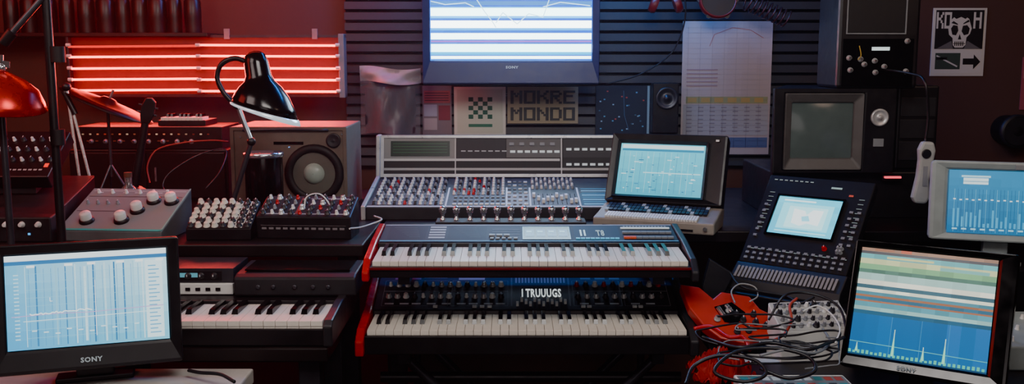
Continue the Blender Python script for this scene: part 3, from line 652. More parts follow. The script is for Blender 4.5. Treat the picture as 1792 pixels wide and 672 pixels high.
# drum machine on it
P, yw, ln, w, h = fitp(2.75, (-90, 222), (66, 240), (98, 300), (-80, 318), 0, 50)
zb = DZ+.105
t = thing('drum_machine', 'black drum machine with pale knobs and one red light at the left edge', 'drum machine', (P.x, P.y, zb), 0); pz = P.z-zb; M = T((0, 0, pz))@RX(math.pi/2-ln)
b = MB(M); b.box(-w/2, w/2, 0, h, -.045, 0, BLK); b.build('casing', t, .004)
b = MB(); b.prism([(.03, .01), (.14, .045), (.14, max(.1, pz+.04)), (.03, pz-.02)], -w*.3, w*.3, BLK2); b.build('stand_block', t)
for i in range(9):
    for j in range(3): inst('knob', K_TINYW if (i+j) % 2 else K_BLK, t, M@T(((-.44+.11*i)*w, (.35+.22*j)*h, 0)))
b = MB(M); g = G(b, w, h, EM, 2., .001); g.r(.9, .72, .95, .8, 'ff3020'); b.build('indicator_light', t)
b = MB(M); g = G(b, w, h, PR, 1., .001)
for i in range(7): g.r(.5+.06*i, .84, .54+.06*i, .87, 'a8a8a8')
b.build('printed_marks', t)

# ------------------------------------------------------------ speaker cabinet
YS = 3.15; A = at(402, 222, YS); Bq = at(606, 222, YS); w = Bq.x-A.x; h = A.z-DZ
t = thing('speaker_cabinet', 'grey wooden speaker cabinet with large round cone behind the desk lamp', 'speaker', ((A.x+Bq.x)/2, YS, DZ))
b = MB(); b.box(-w/2, w/2, 0, .3, 0, h, CABG); b.build('cabinet', t, .004)
M = RX(R(90)); s = w/204.
def qx(px): return -w/2+(px-402)*s
def qz(py): return h-(py-222)*s
b = MB(M@T((qx(548), qz(304), 0))); b.lathe([(.096, 0), (.096, .006), (.088, .014), (.072, .013), (.068, .004)], RUB, 36); b.build('woofer_surround', t)
b = MB(M@T((qx(548), qz(304), 0))); b.lathe([(.07, .006), (.05, .001), (.028, .0)], GRILLE, 36); b.build('woofer_cone', t)
b = MB(M@T((qx(548), qz(304), 0))); b.lathe([(.036, .0), (.033, .01), (.023, .018), (.01, .022), (.001, .023)], mat('dust_cap', 'a0aca0', .35), 24); b.build('dust_cap', t)  # greenish light on the dome is put into its colour
b = MB(M@T((qx(583), qz(246), 0))); b.lathe([(.024, 0), (.024, .004), (.019, .005), (.012, .001), (.001, .004)], BLK2, 24); b.build('tweeter', t)
b = MB(M); b.box(qx(478), qx(530), qz(253), qz(248), -.001, .002, BLKG); b.build('slot', t)
b = MB(M); b.ring((-w/2, w/2, 0, h), (-w/2+.012, w/2-.012, .012, h-.012), 0, .004, CABG); b.build('front_trim', t, .001)
for px, py in ((505, 258), (505, 350), (592, 350), (420, 240), (598, 235)): b = MB(M@T((qx(px), qz(py), 0))); b.lathe([(.004, 0), (.003, .003)], CHR, 10); b.build('screw', t)
b = MB(M); b.tube([(qx(425), qz(228), .005), (qx(500), qz(226), .012), (qx(575), qz(228), .005)], .004, DKM); b.build('handle', t)

# canister
Pc = at(462, 300, 3.02); Pc.z = DZ; hh = at(464, 268, 3.02).z-DZ
t = thing('drum_canister', 'black cylindrical canister with chrome rim beside the lamp pole', 'canister', Pc)
b = MB(); b.lathe([(.056, 0), (.058, .004), (.058, hh-.02), (.056, hh)], BLKG, 32); b.build('shell', t)
b = MB(); b.lathe([(.0585, hh-.012), (.062, hh-.01), (.062, hh+.002), (.057, hh+.004)], CHR, 32); b.build('rim', t)
b = MB(); b.lathe([(.056, hh+.001), (.054, hh+.003), (.001, hh+.004)], BLK2, 32); b.build('lid', t)

# desk lamp
YL = 2.87; base = at(396, 350, YL); base.z = DZ
t = thing('desk_lamp', 'black desk lamp with flared shade on a curved arm before the red tubes', 'lamp', base); W_ = T(-base)
b = MB(); b.lathe([(.05, 0), (.05, .012), (.04, .02), (.014, .026)], BLKG, 32); b.build('base', t)
b = MB(W_); b.cyl(base+Vector((0, 0, .02)), at(440, 248, YL), .0075, DKM); b.build('pole', t)
b = MB(W_); b.tube([at(x, y, YL) for x, y in ((438, 112), (412, 102), (388, 112), (380, 135), (390, 160), (407, 180), (420, 192))], .0075, BLK, 10); b.build('curved_arm', t)
b = MB(W_); b.cyl(at(417, 188, YL), at(440, 248, YL), .0075, CHR); b.build('lower_arm', t)
b = MB(W_); b.sphere(at(440, 248, YL), .013, BLK); b.build('joint', t)
ap = at(445, 92, YL); dr = Vector((.16, -.05, -1)).normalized(); yv = dr.cross(Vector((1, 0, 0))).normalized(); xv = yv.cross(dr)
Mh = Matrix(((xv.x, yv.x, dr.x, ap.x), (xv.y, yv.y, dr.y, ap.y), (xv.z, yv.z, dr.z, ap.z), (0, 0, 0, 1))); u_ = YL/1700
def shade_part(name, prof, m_):
    b = MB(); b.lathe([(r_*u_, z_*u_) for r_, z_ in prof], m_, 48)
    for i, v in enumerate(b.v):
        f = max(0, v[2]/(106*u_)); q = Vector((v[0], v[1], v[2]+.5*v[0]*f**2)); b.v[i] = tuple(W_@Mh@q)
    return b.build(name, t)
shade_part('lamp_shade', [(.5, -3), (10, -1), (17, 4), (21, 18), (22, 40), (26, 50), (36, 60), (45, 74), (51, 90), (54, 106), (52.5, 106), (49, 90), (43, 76), (34, 62), (24, 52), (.5, 45)], BLKG)
shade_part('shade_rim', [(53.5, 102), (55.5, 104), (55.5, 109), (53, 109)], mat('glint_rim', 'd5dde0', .2, .5, 'd8ecf8', .9))  # emission on the rim stands in for the light it catches
shade_part('bulb', [(.5, 50), (9, 56), (12, 70), (9, 82), (.5, 88)], mat('bulb_glass', 'e0e0e0', .2, emit='fff0e0', es=1.5))

# ------------------------------------------------------------ neon light bank
YN = 3.82; A = at(120, 64, YN); Bq = at(606, 166, YN); cxn = (A.x+Bq.x)/2
t = thing('neon_light_panel', 'wide wall panel of glowing red horizontal tubes', 'neon light', (cxn, YN, Bq.z)); w = Bq.x-A.x; h = A.z-Bq.z
NEO = mat('neon_red_glow', 'ff3a2a', .3, emit='ff3226', es=18., nz=0); NEOD = mat('neon_red_dim', 'a01010', .3, emit='ff2418', es=1.6, nz=0)
REDB = mat('red_glow_backing', '54090a', .5, nz=.2, emit='c00408', es=.1)  # emission imitates the tubes' glow on the red backing panel
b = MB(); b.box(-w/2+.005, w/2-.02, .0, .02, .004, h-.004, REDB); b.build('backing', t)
b = MB(); b.box(w/2-.022, w/2, -.03, .03, -.01, h+.01, GRY); b.build('end_rail', t, .002)
b = MB(); b.box(-w/2, -w/2+.01, -.03, .03, 0, h, DKM); b.build('end_rail', t, .002)
for a, e in ((h-.004, h+.006), (-.008, .004)): b = MB(); b.box(-w/2, w/2, -.005, .02, a, e, DKM); b.build('rail', t)
for a in (-.08, w/2-.1): b = MB(); b.box(a-.02, a+.02, .02, .178, h*.4, h*.6, DKM); b.build('wall_bracket', t)
def nx(px): return at(px, 120, YN).x-cxn
def nzz(py): return at(360, py, YN).z-Bq.z
tubes = [(128, 350, y, m_) for y, m_ in ((82, NEOD), (100, NEO), (120, NEO), (139, NEO), (158, NEO))]+[(357, 594, y, NEO) for y in (79, 98, 119, 139, 159)]
for a, e, y, m_ in tubes:
    b = MB(); b.cyl((nx(a), -.03, nzz(y)), (nx(e), -.03, nzz(y+(-1.5 if a < 300 else 1))), .0042, m_); b.build('neon_tube', t)
for px in (128, 352, 594):
    for y in (79, 98, 119, 139, 159): b = MB(); b.cyl((nx(px)-.008, -.03, nzz(y)), (nx(px)+.008, -.03, nzz(y)), .007, WHT); b.box(nx(px)-.004, nx(px)+.004, -.028, .001, nzz(y)-.004, nzz(y)+.004, DKM); b.build('tube_holder', t)
for px in (400, 553): b = MB(); b.box(nx(px)-.01, nx(px)+.01, -.01, 0, h-.01, h+.03, GRY); b.build('clip', t)
# wall shelf with bottles
zs = at(300, 58, 3.85).z
b = MB(); b.box(-2.15, at(372, 50, 3.85).x, 3.78, 4.0, zs-.015, zs, DESK); tag(b.build('wall_shelf', bevel=.003), 'dark wooden wall shelf just above the red tube panel', 'shelf')
BOT = mat('dark_brown_glass', '1a0b0a', .35, nz=.2)
for i, px in enumerate((20, 52, 84, 118, 152, 186, 216, 246, 276, 306, 338)):
    r_ = .028+.004*((i*7) % 3)
    b = MB(); b.lathe([(r_, 0), (r_*1.02, .01), (r_, .05), (r_*1.03, .06), (r_, .12), (r_*.6, .15), (r_*.35, .165), (r_*.35, .19)], BOT, 20)
    o_ = bpy.data.objects.new('bottle', None); COL.objects.link(o_); o_.location = (at(px, 40, 3.86).x, 3.86, zs); tag(o_, 'dark brown glass bottle on the wall shelf above the red tubes', 'bottle', 'bottles on the wall shelf')
    b.build('glass_body', o_); b = MB(); b.lathe([(r_*.42, .186), (r_*.42, .205)], DKM, 16); b.build('cap', o_)
# low cabinet & rack & small keyboard
YB = 3.42; zc = at(250, 262, YB).z; a, e = at(120, 262, YB).x, at(398, 262, YB).x
t = thing('storage_cabinet', 'dark low cabinet on the left desk carrying the rack unit', 'cabinet', ((a+e)/2, YB, DZ)); hw = (e-a)/2
b = MB(); b.box(-hw, hw, 0, .25, 0, zc-DZ, DESK); b.build('body', t, .003)
for s in (-1, 1): b = MB(); b.box(min(s*.008, s*(hw-.01)), max(s*.008, s*(hw-.01)), -.012, 0, .01, zc-DZ-.01, DESK); d_ = b.build('door', t, .002); b = MB(); b.cyl((s*.03, -.02, .07), (s*.03, -.02, .12), .004, CHR); b.build('handle', d_)
zr = at(250, 222, YB).z
t = thing('rack_unit', 'black rack unit with tiny orange lights on the cabinet below the red tubes', 'rack unit', ((a+e)/2, YB+.01, zc)); 
b = MB(); b.box(-hw+.02, hw-.02, 0, .22, 0, zr-zc, BLK); b.build('casing', t, .003)
b = MB(RX(R(90))); g = G(b, 2*hw-.04, zr-zc, EM, 1.2, .001)
for i in range(18): g.r(.05+.05*i, .3, .065+.05*i, .36, random.choice(['c86040', 'a03020', 'd0a080']), g=random.uniform(.2, 1.2))
for i in range(14): g.r(.08+.06*i, .6, .1+.06*i, .65, '803020', g=.5)
b.build('indicator_lights', t)
for i in range(8): inst('knob', K_SIL, t, T(((-.4+.1*i)*hw*1.8, 0, (zr-zc)*.35))@RX(R(90)))
t = thing('mini_keyboard', 'tiny red-lit keyboard lying on the rack unit under the tubes', 'keyboard', (at(318, 215, YB+.05).x, YB+.05, zr))
b = MB(); b.box(-.085, .085, 0, .14, 0, .02, BLK); b.build('case', t, .002)
piano(t, T((0, .002, .03)), -.075, 10, .015, .07)

# left hanging gear
Pk = at(101, 310, 2.49)
t = thing('microphone_stand', 'tall black pole stand with boom arm at the left edge', 'stand', (Pk.x, 2.49, 0)); W_ = T((-Pk.x, -2.49, 0))
b = MB(); b.cyl((0, 0, .02), (0, 0, .9), .013, BLK); b.cyl((0, 0, .9), (0, 0, 1.75), .011, BLK); b.build('pole', t)
b = MB(); b.lathe([(.09, 0), (.09, .012), (.03, .03), (.015, .05)], BLK, 24); b.build('base', t)
b = MB(W_); b.cyl(at(8, 72, 2.46), at(98, -30, 2.49), .008, DKM); b.build('boom_arm', t)
b = MB(W_); b.cyl(at(6, 76, 2.46), at(22, 56, 2.46), .014, BLK); b.build('clamp', t)
for y in (95, 240): b = MB(W_); b.cyl(at(101, y, 2.49)-Vector((0, 0, .02)), at(101, y, 2.49)+Vector((0, 0, .02)), .018, RUB); b.build('collar', t)
# red-lit domed cymbal
Pq = at(2, 186, 2.45)
t = thing('bell_cymbal', 'shiny red-lit domed cymbal with wing nut at the left edge', 'cymbal', (Pq.x, Pq.y, 0)); W_ = T((0, 0, Pq.z))@RY(R(8))@RX(R(6))
b = MB(W_); b.lathe([(.001, .088), (.014, .088), (.03, .08), (.055, .068), (.085, .045), (.1, .015), (.106, -.004), (.104, -.006), (.095, .01), (.078, .036), (.05, .058), (.001, .072)], REDM, 48); b.build('bell', t)
b = MB(W_); b.cyl((0, 0, .0), (0, 0, .13), .004, CHR); b.sphere((0, 0, .098), .011, CHR); b.box(-.02, .02, -.002, .002, .1, .116, CHR); b.build('wing_nut', t)
b = MB(); b.cyl((0, 0, .02), (0, 0, Pq.z+.02), .009, DKM); b.build('pole', t)
b = MB(); b.lathe([(.06, 0), (.06, .012), (.02, .03)], BLK, 24); b.build('base', t)
# dark cymbal on chrome tripod
Pq = at(188, 182, 3.13)
t = thing('dark_cymbal', 'thin dark cymbal tilted on a stand under the red tubes', 'cymbal', (Pq.x, Pq.y, DZ)); hz_ = Pq.z-DZ; W_ = T((0, 0, hz_))@RY(R(24))@RX(R(-4))
b = MB(W_); b.lathe([(.001, .022), (.02, .02), (.03, .012), (.09, .004), (.15, -.004), (.149, -.006), (.09, .001), (.03, .006), (.001, .014)], mat('dark_bronze', '240e0c', .4, .5), 48); b.build('disc', t)
b = MB(W_); b.cyl((0, 0, -.01), (0, 0, .05), .004, CHR); b.build('stud', t)
b = MB(); b.cyl((0, 0, .12), (0, 0, hz_), .005, DKM); b.build('pole', t)
for a in (0, 120, 240): b = MB(); b.cyl((0, 0, .16), (.09*math.cos(R(a)), .09*math.sin(R(a)), .003), .004, DKM); b.build('leg', t)
# chrome rods pair
Pq = at(150, 300, 3.02)
t = thing('folded_tripod', 'pair of bright chrome tripod rods leaning beside the black pole', 'tripod', (Pq.x, 3.02, DZ)); W_ = T((-Pq.x, -3.02, -DZ))
for (x0_, y0_, x1_, y1_) in ((116, 150, 146, 330), (128, 195, 172, 330)): b = MB(W_); b.cyl(at(x0_, y0_, 3.02), at(x1_, y1_, 3.02)+Vector((0, 0, DZ-at(x1_, y1_, 3.02).z)), .0045, mat('bright_steel', 'f0e8e4', .25, .4)); b.build('leg', t)
b = MB(W_); b.sphere(at(116, 152, 3.02), .014, BLK); b.cyl(at(112, 160, 3.02), at(132, 200, 3.02), .009, BLK); b.build('hinge', t)
# ukulele
Pq = at(232, 320, 2.98); Pq.z = DZ
t = thing('ukulele', 'dark ukulele neck with pegs standing behind the grey knob box', 'ukulele', Pq); W_ = T(-Pq)
n0, n1 = at(240, 290, 2.98), at(254, 215, 2.98)
b = MB(W_); b.cyl(n0-Vector((.01, 0, .06)), n1, .014, BLK, r1=.011); b.build('neck', t)
M_ = W_@T(n1)@RY(R(14))@RX(R(90)); b = MB(M_); b.poly([(-.012, 0), (.012, 0), (.022, .03), (.02, .07), (.006, .08), (-.01, .076), (-.02, .05), (-.018, .02)], -.007, .007, BLK); b.build('headstock', t, .002)
for s in (-1, 1):
    for j in (.03, .052): b = MB(M_); b.cyl((s*.016, j, 0), (s*.03, j, 0), .003, DKM); b.build('tuning_peg', t)
b = MB(RX(R(90))); b.poly([(.055*math.cos(R(a))*(1 if abs(a % 360-90) > 40 else .8), .058+.056*math.sin(R(a))) for a in range(0, 360, 20)], -.02, .02, DESK); b.build('body', t, .004)
# glass bottle
Pq = at(224, 310, 2.9); Pq.z = DZ
t = thing('glass_bottle', 'small clear glass bottle behind the grey knob box', 'bottle', Pq)
b = MB(); b.lathe([(.03, 0), (.033, .01), (.033, .09), (.02, .115), (.011, .125), (.011, .15)], GLS, 24); b.build('glass_body', t)
b = MB(); b.lathe([(.012, .148), (.012, .162)], mat('brown_cork', '5a3a2a', .8), 16); b.build('stopper', t)

# ------------------------------------------------------------ television
YT = 3.72; A = at(740, 148, YT); Bq = at(1048, 148, YT); cxt = (A.x+Bq.x)/2; w = Bq.x-A.x
t = thing('television', 'wall television glowing with bright white and blue stripes', 'television', (cxt, YT, A.z)); h = .56
def tx(px): return at(px, 100, YT).x-cxt
def tz(py): return at(895, py, YT).z-A.z
BLUB = mat('blue_glow_plastic', '0a1a44', .35, nz=.1)  # screen's blue glow is put into the dark bezel colour
sx0, sx1, sy0, sy1 = tx(753), tx(1036), tz(106), h-.05
b = MB(RX(R(90))); b.ring((-w/2, w/2, 0, h), (sx0, sx1, sy0, sy1), -.03, .01, BLUB, rec=.01); b.build('bezel', t, .005)
b = MB(); b.box(-w/2+.03, w/2-.03, .03, .14, .03, h-.03, BLK); b.build('housing', t, .01)
b = MB(); b.box(-.1, .1, .13, .28, .2, .4, DKM); b.build('wall_bracket', t)
b = MB(RX(R(90))@T(((sx0+sx1)/2, sy0, -.001))); sw, sh = sx1-sx0, sy1-sy0; g = G(b, sw, sh, EM, 2.8)
pz_ = lambda py: 1-(tz(py)-sy0)/sh
g.grad(('0840d8', '0840d8', '1880f0', '0868e8'), 12, 14, .1)
for y0_, y1_, cc, gg in ((-140, -120, 'b0d8f8', 1.5), (-95, -75, 'c8e4ff', 2), (-50, -34, 'c8e4ff', 2), (-16, -8, '58a0f8', 1.2), (2, 9, '3c90e8', 1.), (12, 14, '50c0ff', 1.6), (14, 28, 'd8ffff', 3.8), (28, 32, '40b0ff', 1.8), (36, 49, 'f0ffff', 4), (49, 53, '28a0f0', 1.8), (58, 69, 'e0ffff', 3.8), (71, 74, 'a060e0', 1.2), (77, 91, 'c8ffff', 3.4), (91, 96, '10b0f0', 1.6), (98, 103, 'e0ffff', 3.4)):
    g.r(.005, pz_(y0_), .995, pz_(y1_), cc, 1, gg*.8)
def tl_(pts): return [((px-753)/283., pz_(py)) for px, py in pts]
g.g = 4
for pts in ([(832, -5), (848, 20), (862, 38), (868, 48)], [(868, 40), (880, 22), (905, 42), (925, 24), (950, 30), (962, -5)], [(755, 2), (780, 8), (815, 5), (830, 12)], [(950, 12), (980, 4), (1032, 10)]): g.line(tl_(pts), .003, 'b8e8ff', 3)
b.build('screen', t)
b = MB(RX(R(90))); b.text('SONY', tx(885), tz(120), .048, .010, .0105, EM, k('c8d8f0', .9)); b.build('logo', t)

# ------------------------------------------------------------ posters and wall things
def plate(name, label, cat, px0, py0, px1, py1, Y, base, draw, th=.004, lum=1.):
    A, Bq = at(px0, py1, Y), at(px1, py0, Y); w, h = Bq.x-A.x, Bq.z-A.z
    b = MB(RX(R(90))); b.box(-w/2, w/2, 0, h, -th, 0, PR, base); g = G(b, w, h, PR, 1, .0006); g.px = lambda x: (x-px0)/(px1-px0); g.py = lambda y: (y-py0)/(py1-py0)
    draw(g); return tag(b.build(name, loc=((A.x+Bq.x)/2, Y, A.z)), label, cat)
WY = 3.9505
def p1(g):
    g.r(.06, .05, .94, .9, 'c4d2c4', 1); x0_, y0_, x1_, y1_ = [.28, .2, .74, .62]
    for j in range(5):
        for i in range(5):
            if (i+j) % 2 == 0: g.r(x0_+(x1_-x0_)*i/5, y0_+(y1_-y0_)*j/5, x0_+(x1_-x0_)*(i+1)/5, y0_+(y1_-y0_)*(j+1)/5, '10604a', 2)
    g.r(.28, .72, .74, .78, '2a7a60', 2)
plate('poster', 'pale poster with green checker emblem under the television', 'poster', 795, 152, 885, 242, WY, 'd8e0d8', p1)
def p2(g):
    g.block('MOKRE', .05, .1, .9, .36, '333c3c', 2); g.block('MONDO', .05, .56, .9, .36, '333c3c', 2)
plate('poster', 'tan lettered poster with two lines of large dark capitals', 'poster', 888, 152, 1012, 216, WY, '9c9478', p2)
def p3(g):
    g.r(.05, .1, .95, .35, 'a05a60', 1); g.r(.05, .38, .5, .62, '9aa0b8', 1); g.r(.55, .4, .95, .7, '7a3040', 1); g.r(.05, .66, .5, .9, 'a8a0a8', 1)
    for j in range(4): g.r(.08, .14+.05*j, .9, .155+.05*j, '3a2a38', 2)
plate('magazine_sheet', 'magazine page in pink and grey beside the checker poster', 'poster', 740, 150, 790, 236, WY, '77707a', p3)
def p4(g):
    for i in range(26): u, v = random.uniform(.05, .9), random.uniform(.1, .9); g.r(u, v, u+.03, v+.025, random.choice(['5aa8d0', 'c05048', '98c0d8', '3a6880']), 1)
    g.line([(.5, .1), (.52, .6), (.6, .9)], .0015, '4a7898')
    g.r(.93, 0, .97, 1, '8aa8b0', 1)
plate('patch_board', 'dark patch board dotted with small coloured marks under the television', 'board', 1042, 150, 1140, 236, 3.943, '122434', p4, .012)
def p5(g):
    g.grad(('d0bcb8', 'c4a8a4', 'bcacac', 'ac9c9c'), 6, 8, .03)
    for i in range(7): g.line([(g.px(1200+22*i), g.py(44)), (g.px(1200+22*i), g.py(262))], .001, 'a8989a')
    for j in range(24): g.line([(.03, g.py(48+9*j)), (.97, g.py(48+9*j))], .0007, 'a89a9c')
    g.r(.05, g.py(168), .97, g.py(180), '9a9a70', 2)
    for i in range(6): g.r(.07+.15*i, g.py(170), .17+.15*i, g.py(178), 'b89858', 3)
    g.r(.02, g.py(182), .98, g.py(236), 'aaa4a8', 2)
    for i in range(7):
        for j in range(7): g.r(.06+.13*i, g.py(186+7*j), .12+.13*i, g.py(188+7*j), '8a8088', 3)
    g.r(.02, g.py(240), .98, g.py(258), '54628a', 2)
    for j in range(5): g.r(.05, g.py(120+7*j), .4, g.py(122+7*j), 'a88890', 3)
    g.line([(.3, g.py(80)), (.35, g.py(60)), (.55, g.py(48)), (.75, g.py(52)), (.9, g.py(66))], .0015, 'c04a40', 3)
plate('wall_chart', 'tall pinkish wall chart printed with columns and a yellow row', 'chart', 1190, 37, 1353, 270, WY, 'c8b4b0', p5)
def p6(g):
    W = 'd8d0c6'; g.r(.05, .03, .95, .97, W, 1); K = '100e0e'
    g.r(.05, .03, .95, .6, K, 2); g.block('KO', .07, .06, .27, .24, W, 3); g.block('H', .76, .06, .14, .24, W, 3)
    g.poly([(.29, .3), (.33, .18), (.42, .11), (.56, .1), (.67, .16), (.73, .3), (.7, .38), (.64, .43), (.63, .54), (.58, .58), (.43, .58), (.39, .54), (.38, .44), (.31, .39)], W, 4)
    g.poly([(.36, .12), (.44, .06), (.5, .1), (.57, .05), (.66, .12), (.6, .16), (.52, .13), (.43, .16)], K, 5)
    g.poly([(.34, .3), (.38, .25), (.46, .26), (.48, .33), (.44, .4), (.37, .39)], K, 5); g.poly([(.56, .26), (.64, .25), (.69, .3), (.67, .38), (.59, .4), (.54, .34)], K, 5)
    g.poly([(.34, .22), (.47, .25), (.46, .23), (.38, .19)], K, 5); g.poly([(.56, .24), (.68, .2), (.66, .17), (.57, .22)], K, 5)
    g.poly([(.48, .46), (.51, .38), (.545, .46)], K, 5)
    for i in range(5): g.r(.42+.037*i, .49, .438+.037*i, .555, K, 5)
    g.r(.4, .515, .62, .525, K, 5)
    g.poly([(.08, .6), (.36, .48), (.4, .6)], '6a6664', 5); g.poly([(.6, .6), (.66, .48), (.92, .6)], '6a6664', 5)
    g.r(.08, .66, .55, .9, '3a4a3e', 2); g.line([(.1, .7), (.5, .86)], .006, W, 3); g.r(.1, .72, .3, .76, K, 3)
    g.poly([(.6, .74), (.8, .74), (.8, .68), (.93, .79), (.8, .9), (.8, .83), (.6, .83)], K, 3)
plate('poster', 'black and white skull face poster on the right wall', 'poster', 1627, 14, 1728, 133, 3.9955, 'd8d0c6', p6)
plate('paper_strip', 'red pink paper strip at the right edge of the wall', 'paper', 1784, 100, 1815, 192, 3.9955, 'a05058', lambda g: g.r(.1, .1, .9, .4, 'c08080', 1))
Pq = at(1167, 172, 3.88); t = thing('small_speaker', 'small dark wall speaker with round blue-lit cone beside the chart', 'speaker', (Pq.x, 3.88, Pq.z))
b = MB(); b.box(-.055, .048, 0, .075, -.14, .06, BLK); b.build('cabinet', t, .004)
b = MB(RX(R(90))); b.lathe([(.045, 0), (.045, .006), (.038, .008), (.03, .001), (.012, .0), (.01, .006), (.001, .008)], DKM, 28); b.build('cone', t)
Pq = at(1780, 230, 3.9); t = thing('wall_speaker', 'round black wall speaker at the right edge below the paper strip', 'speaker', (Pq.x, 3.9, Pq.z))
b = MB(RX(R(90))); b.lathe([(.06, -.098), (.065, 0), (.06, .012), (.045, .004), (.02, .01), (.001, .012)], BLK, 28); b.build('cone', t)
b = MB(RX(R(90))); b.lathe([(.068, -.01), (.068, .008), (.062, .01)], BLK2, 28); b.build('rim', t)
# plastic bag
A = at(684, 235, 3.86); t = thing('plastic_bag', 'translucent plastic bag with pale folded top hanging left of the television', 'bag', (A.x, 3.86, A.z))
n, m2 = 18, 16; sc = 3.86/1700
def bag(b, depth, mat_, x0_, x1_, z0_, z1_, ph=0, fr=9):
    vs = []; fs = []
    for j in range(m2+1):
        for i in range(n+1):
            u, v = i/n, j/m2; vs.append((x0_+(x1_-x0_)*u, depth*(math.sin(math.pi*u)*(1-.4*v))+.008*math.sin(fr*u+5*v+ph)+.005*math.sin(fr*2*u-7*v), z0_+(z1_-z0_)*v+.008*math.sin(5*u+ph)))
    for j in range(m2):
        for i in range(n): q = j*(n+1)+i; fs.append((q, q+1, q+n+2, q+n+1))
    b.add(vs, fs, mat_, smooth=True)
b = MB(); bag(b, -.05, BAGM, -52*sc, 52*sc, 0, 112*sc); b.build('sheet', t)
b = MB(); bag(b, -.075, mat('pale_cloth', 'b0a4a8', .5), -52*sc, 54*sc, 90*sc, 116*sc, 1, 6); b.build('folded_top', t)
b = MB(); bag(b, -.01, mat('dark_navy_cloth', '1c2030', .8), -44*sc, 44*sc, 0, 78*sc, 2, 22); b.build('dark_content', t)
b = MB(); b.cyl((0, .12, 112*sc), (0, -.015, 112*sc), .004, CHR); b.build('hook', t)
# hanging at top
Pq = at(1165, 8, 3.8); t = thing('headphones', 'red headphones hanging on the wall right of the television', 'headphones', (Pq.x, 3.8, Pq.z))
DRED = mat('dull_red_lacquer', '7a1512', .4)
b = MB(); b.tube([(-.05, 0, 0), (-.055, 0, .06), (0, 0, .1), (.055, 0, .06), (.05, 0, 0)], .007, BLK); b.build('headband', t)
for s in (-1, 1): b = MB(); b.lathe([(.03, -.012), (.034, 0), (.028, .014), (.01, .016)], DRED, 24, T((s*.045, 0, 0))@RY(s*R(70))); b.build('ear_cup', t)
b = MB(); b.cyl((0, 0, .095), (0, .17, .095), .005, CHR); b.build('hook', t)
Pq = at(1256, 0, 3.8); t = thing('hanging_drum', 'round red tambourine hanging above the wall chart', 'tambourine', (Pq.x, 3.8, Pq.z))
b = MB(RX(R(80))); b.lathe([(.07, -.02), (.073, 0), (.07, .02), (.065, .02), (.065, -.02)], DRED, 36); b.build('hoop', t)
b = MB(RX(R(80))); b.lathe([(.065, .012), (.001, .013)], BLK, 36); b.build('skin', t)
for a in range(0, 360, 60): b = MB(RX(R(80))); b.cyl((.07*math.cos(R(a)), .07*math.sin(R(a)), -.006), (.07*math.cos(R(a)), .07*math.sin(R(a)), .006), .01, DKM); b.build('jingle', t)
b = MB(); b.cyl((0, -.01, .07), (0, .17, .075), .004, CHR); b.build('hook', t)
A, Bq = at(1305, 2, 3.8), at(1378, 34, 3.8); pts = [A+Vector((0, .16, .01)), A+Vector((0, .08, .01))]
for i in range(90): f = i/89; a = f*math.pi*2*9; q = A.lerp(Bq, f); pts.append(q+Vector((.012*math.cos(a), .03*math.sin(a), .03*math.cos(a))))
b = MB(); b.tube(pts, .0035, mat('coil_metal', '5a3a3a', .35, .6), 6, sub=2); tag(b.build('coiled_cable', None), 'coiled spring cable hanging above the wall chart', 'cable')
b = MB(); b.tube([at(x, y, 3.84) for x, y in ((1196, -20), (1200, 20), (1192, 60), (1170, 98), (1120, 130), (1060, 148))], .003, RUB); tag(b.build('hanging_cable'), 'thin dark cable drooping from the wall beside the television', 'cable')

# ------------------------------------------------------------ right table things
P0 = at(1290, 602, 2.36); ll = R(56); nrm = Vector((0, -math.cos(ll), math.sin(ll)))
ol = [(1190, 497), (1224, 502), (1248, 522), (1262, 510), (1312, 518), (1330, 540), (1376, 562), (1354, 588), (1306, 600), (1262, 592), (1232, 570), (1206, 538)]
t = thing('electric_guitar', 'red electric guitar body with chrome fittings lying right of the keyboards', 'guitar', (P0.x, P0.y, RT)); 
pz = P0.z-RT; M = T((0, 0, pz))@RX(math.pi/2-ll)
def gp(px, py): q = onplane(px, py, P0, nrm)-Vector((P0.x, P0.y, RT)); l = M.inverted()@q; return (l.x, l.y)
REDG = mat('dull_red_guitar', 'b8281c', .38, nz=.2)
b = MB(M); b.poly([gp(*q) for q in ol][::-1], -.03, 0, REDG); b.build('body', t, .004)
b = MB(M); b.poly([gp(*q) for q in ((1250, 538), (1280, 530), (1304, 548), (1290, 568), (1268, 564))][::-1], .0, .003, BLKG); b.build('pickguard', t)
for px, py in ((1275, 545), (1288, 552), (1300, 562), (1322, 566), (1340, 572), (1318, 552), (1255, 560), (1310, 580), (1290, 582)): inst('knob', K_SIL if px % 2 else K_BLK, t, M@T((*gp(px, py), .003)))
for (x0_, y0_, x1_, y1_) in ((1256, 542, 1266, 556), (1270, 538, 1280, 550)): b = MB(M); b.cyl((*gp(x0_, y0_), .008), (*gp(x1_, y1_), .008), .006, CHR); b.build('pickup', t)
b = MB(); b.prism([(-.0, 0), (.16, 0), (.16, .06), (.03, .0)], -.06, .06, BLK); b.build('prop', t)
Pq = at(1258, 520, 2.6); t = thing('folding_music_clip', 'black angled plastic holder standing above the red guitar body', 'holder', (Pq.x, 2.66, RT)); 
q = [at(x, y, 2.66)-Vector((Pq.x, 2.66, RT)) for x, y in ((1241, 452), (1283, 478), (1262, 520), (1232, 526), (1228, 500))]
b = MB(RX(R(90))); b.poly([(v.x, v.z) for v in q][::-1], -.012, .012, BLK2); b.build('holder_plate', t, .003)
b = MB(); b.box(q[3].x, q[2].x, -.03, .05, 0, .01, BLK); b.box(q[3].x+.01, q[2].x-.01, -.008, .012, .01, q[3].z+.01, BLK); b.build('stem', t)
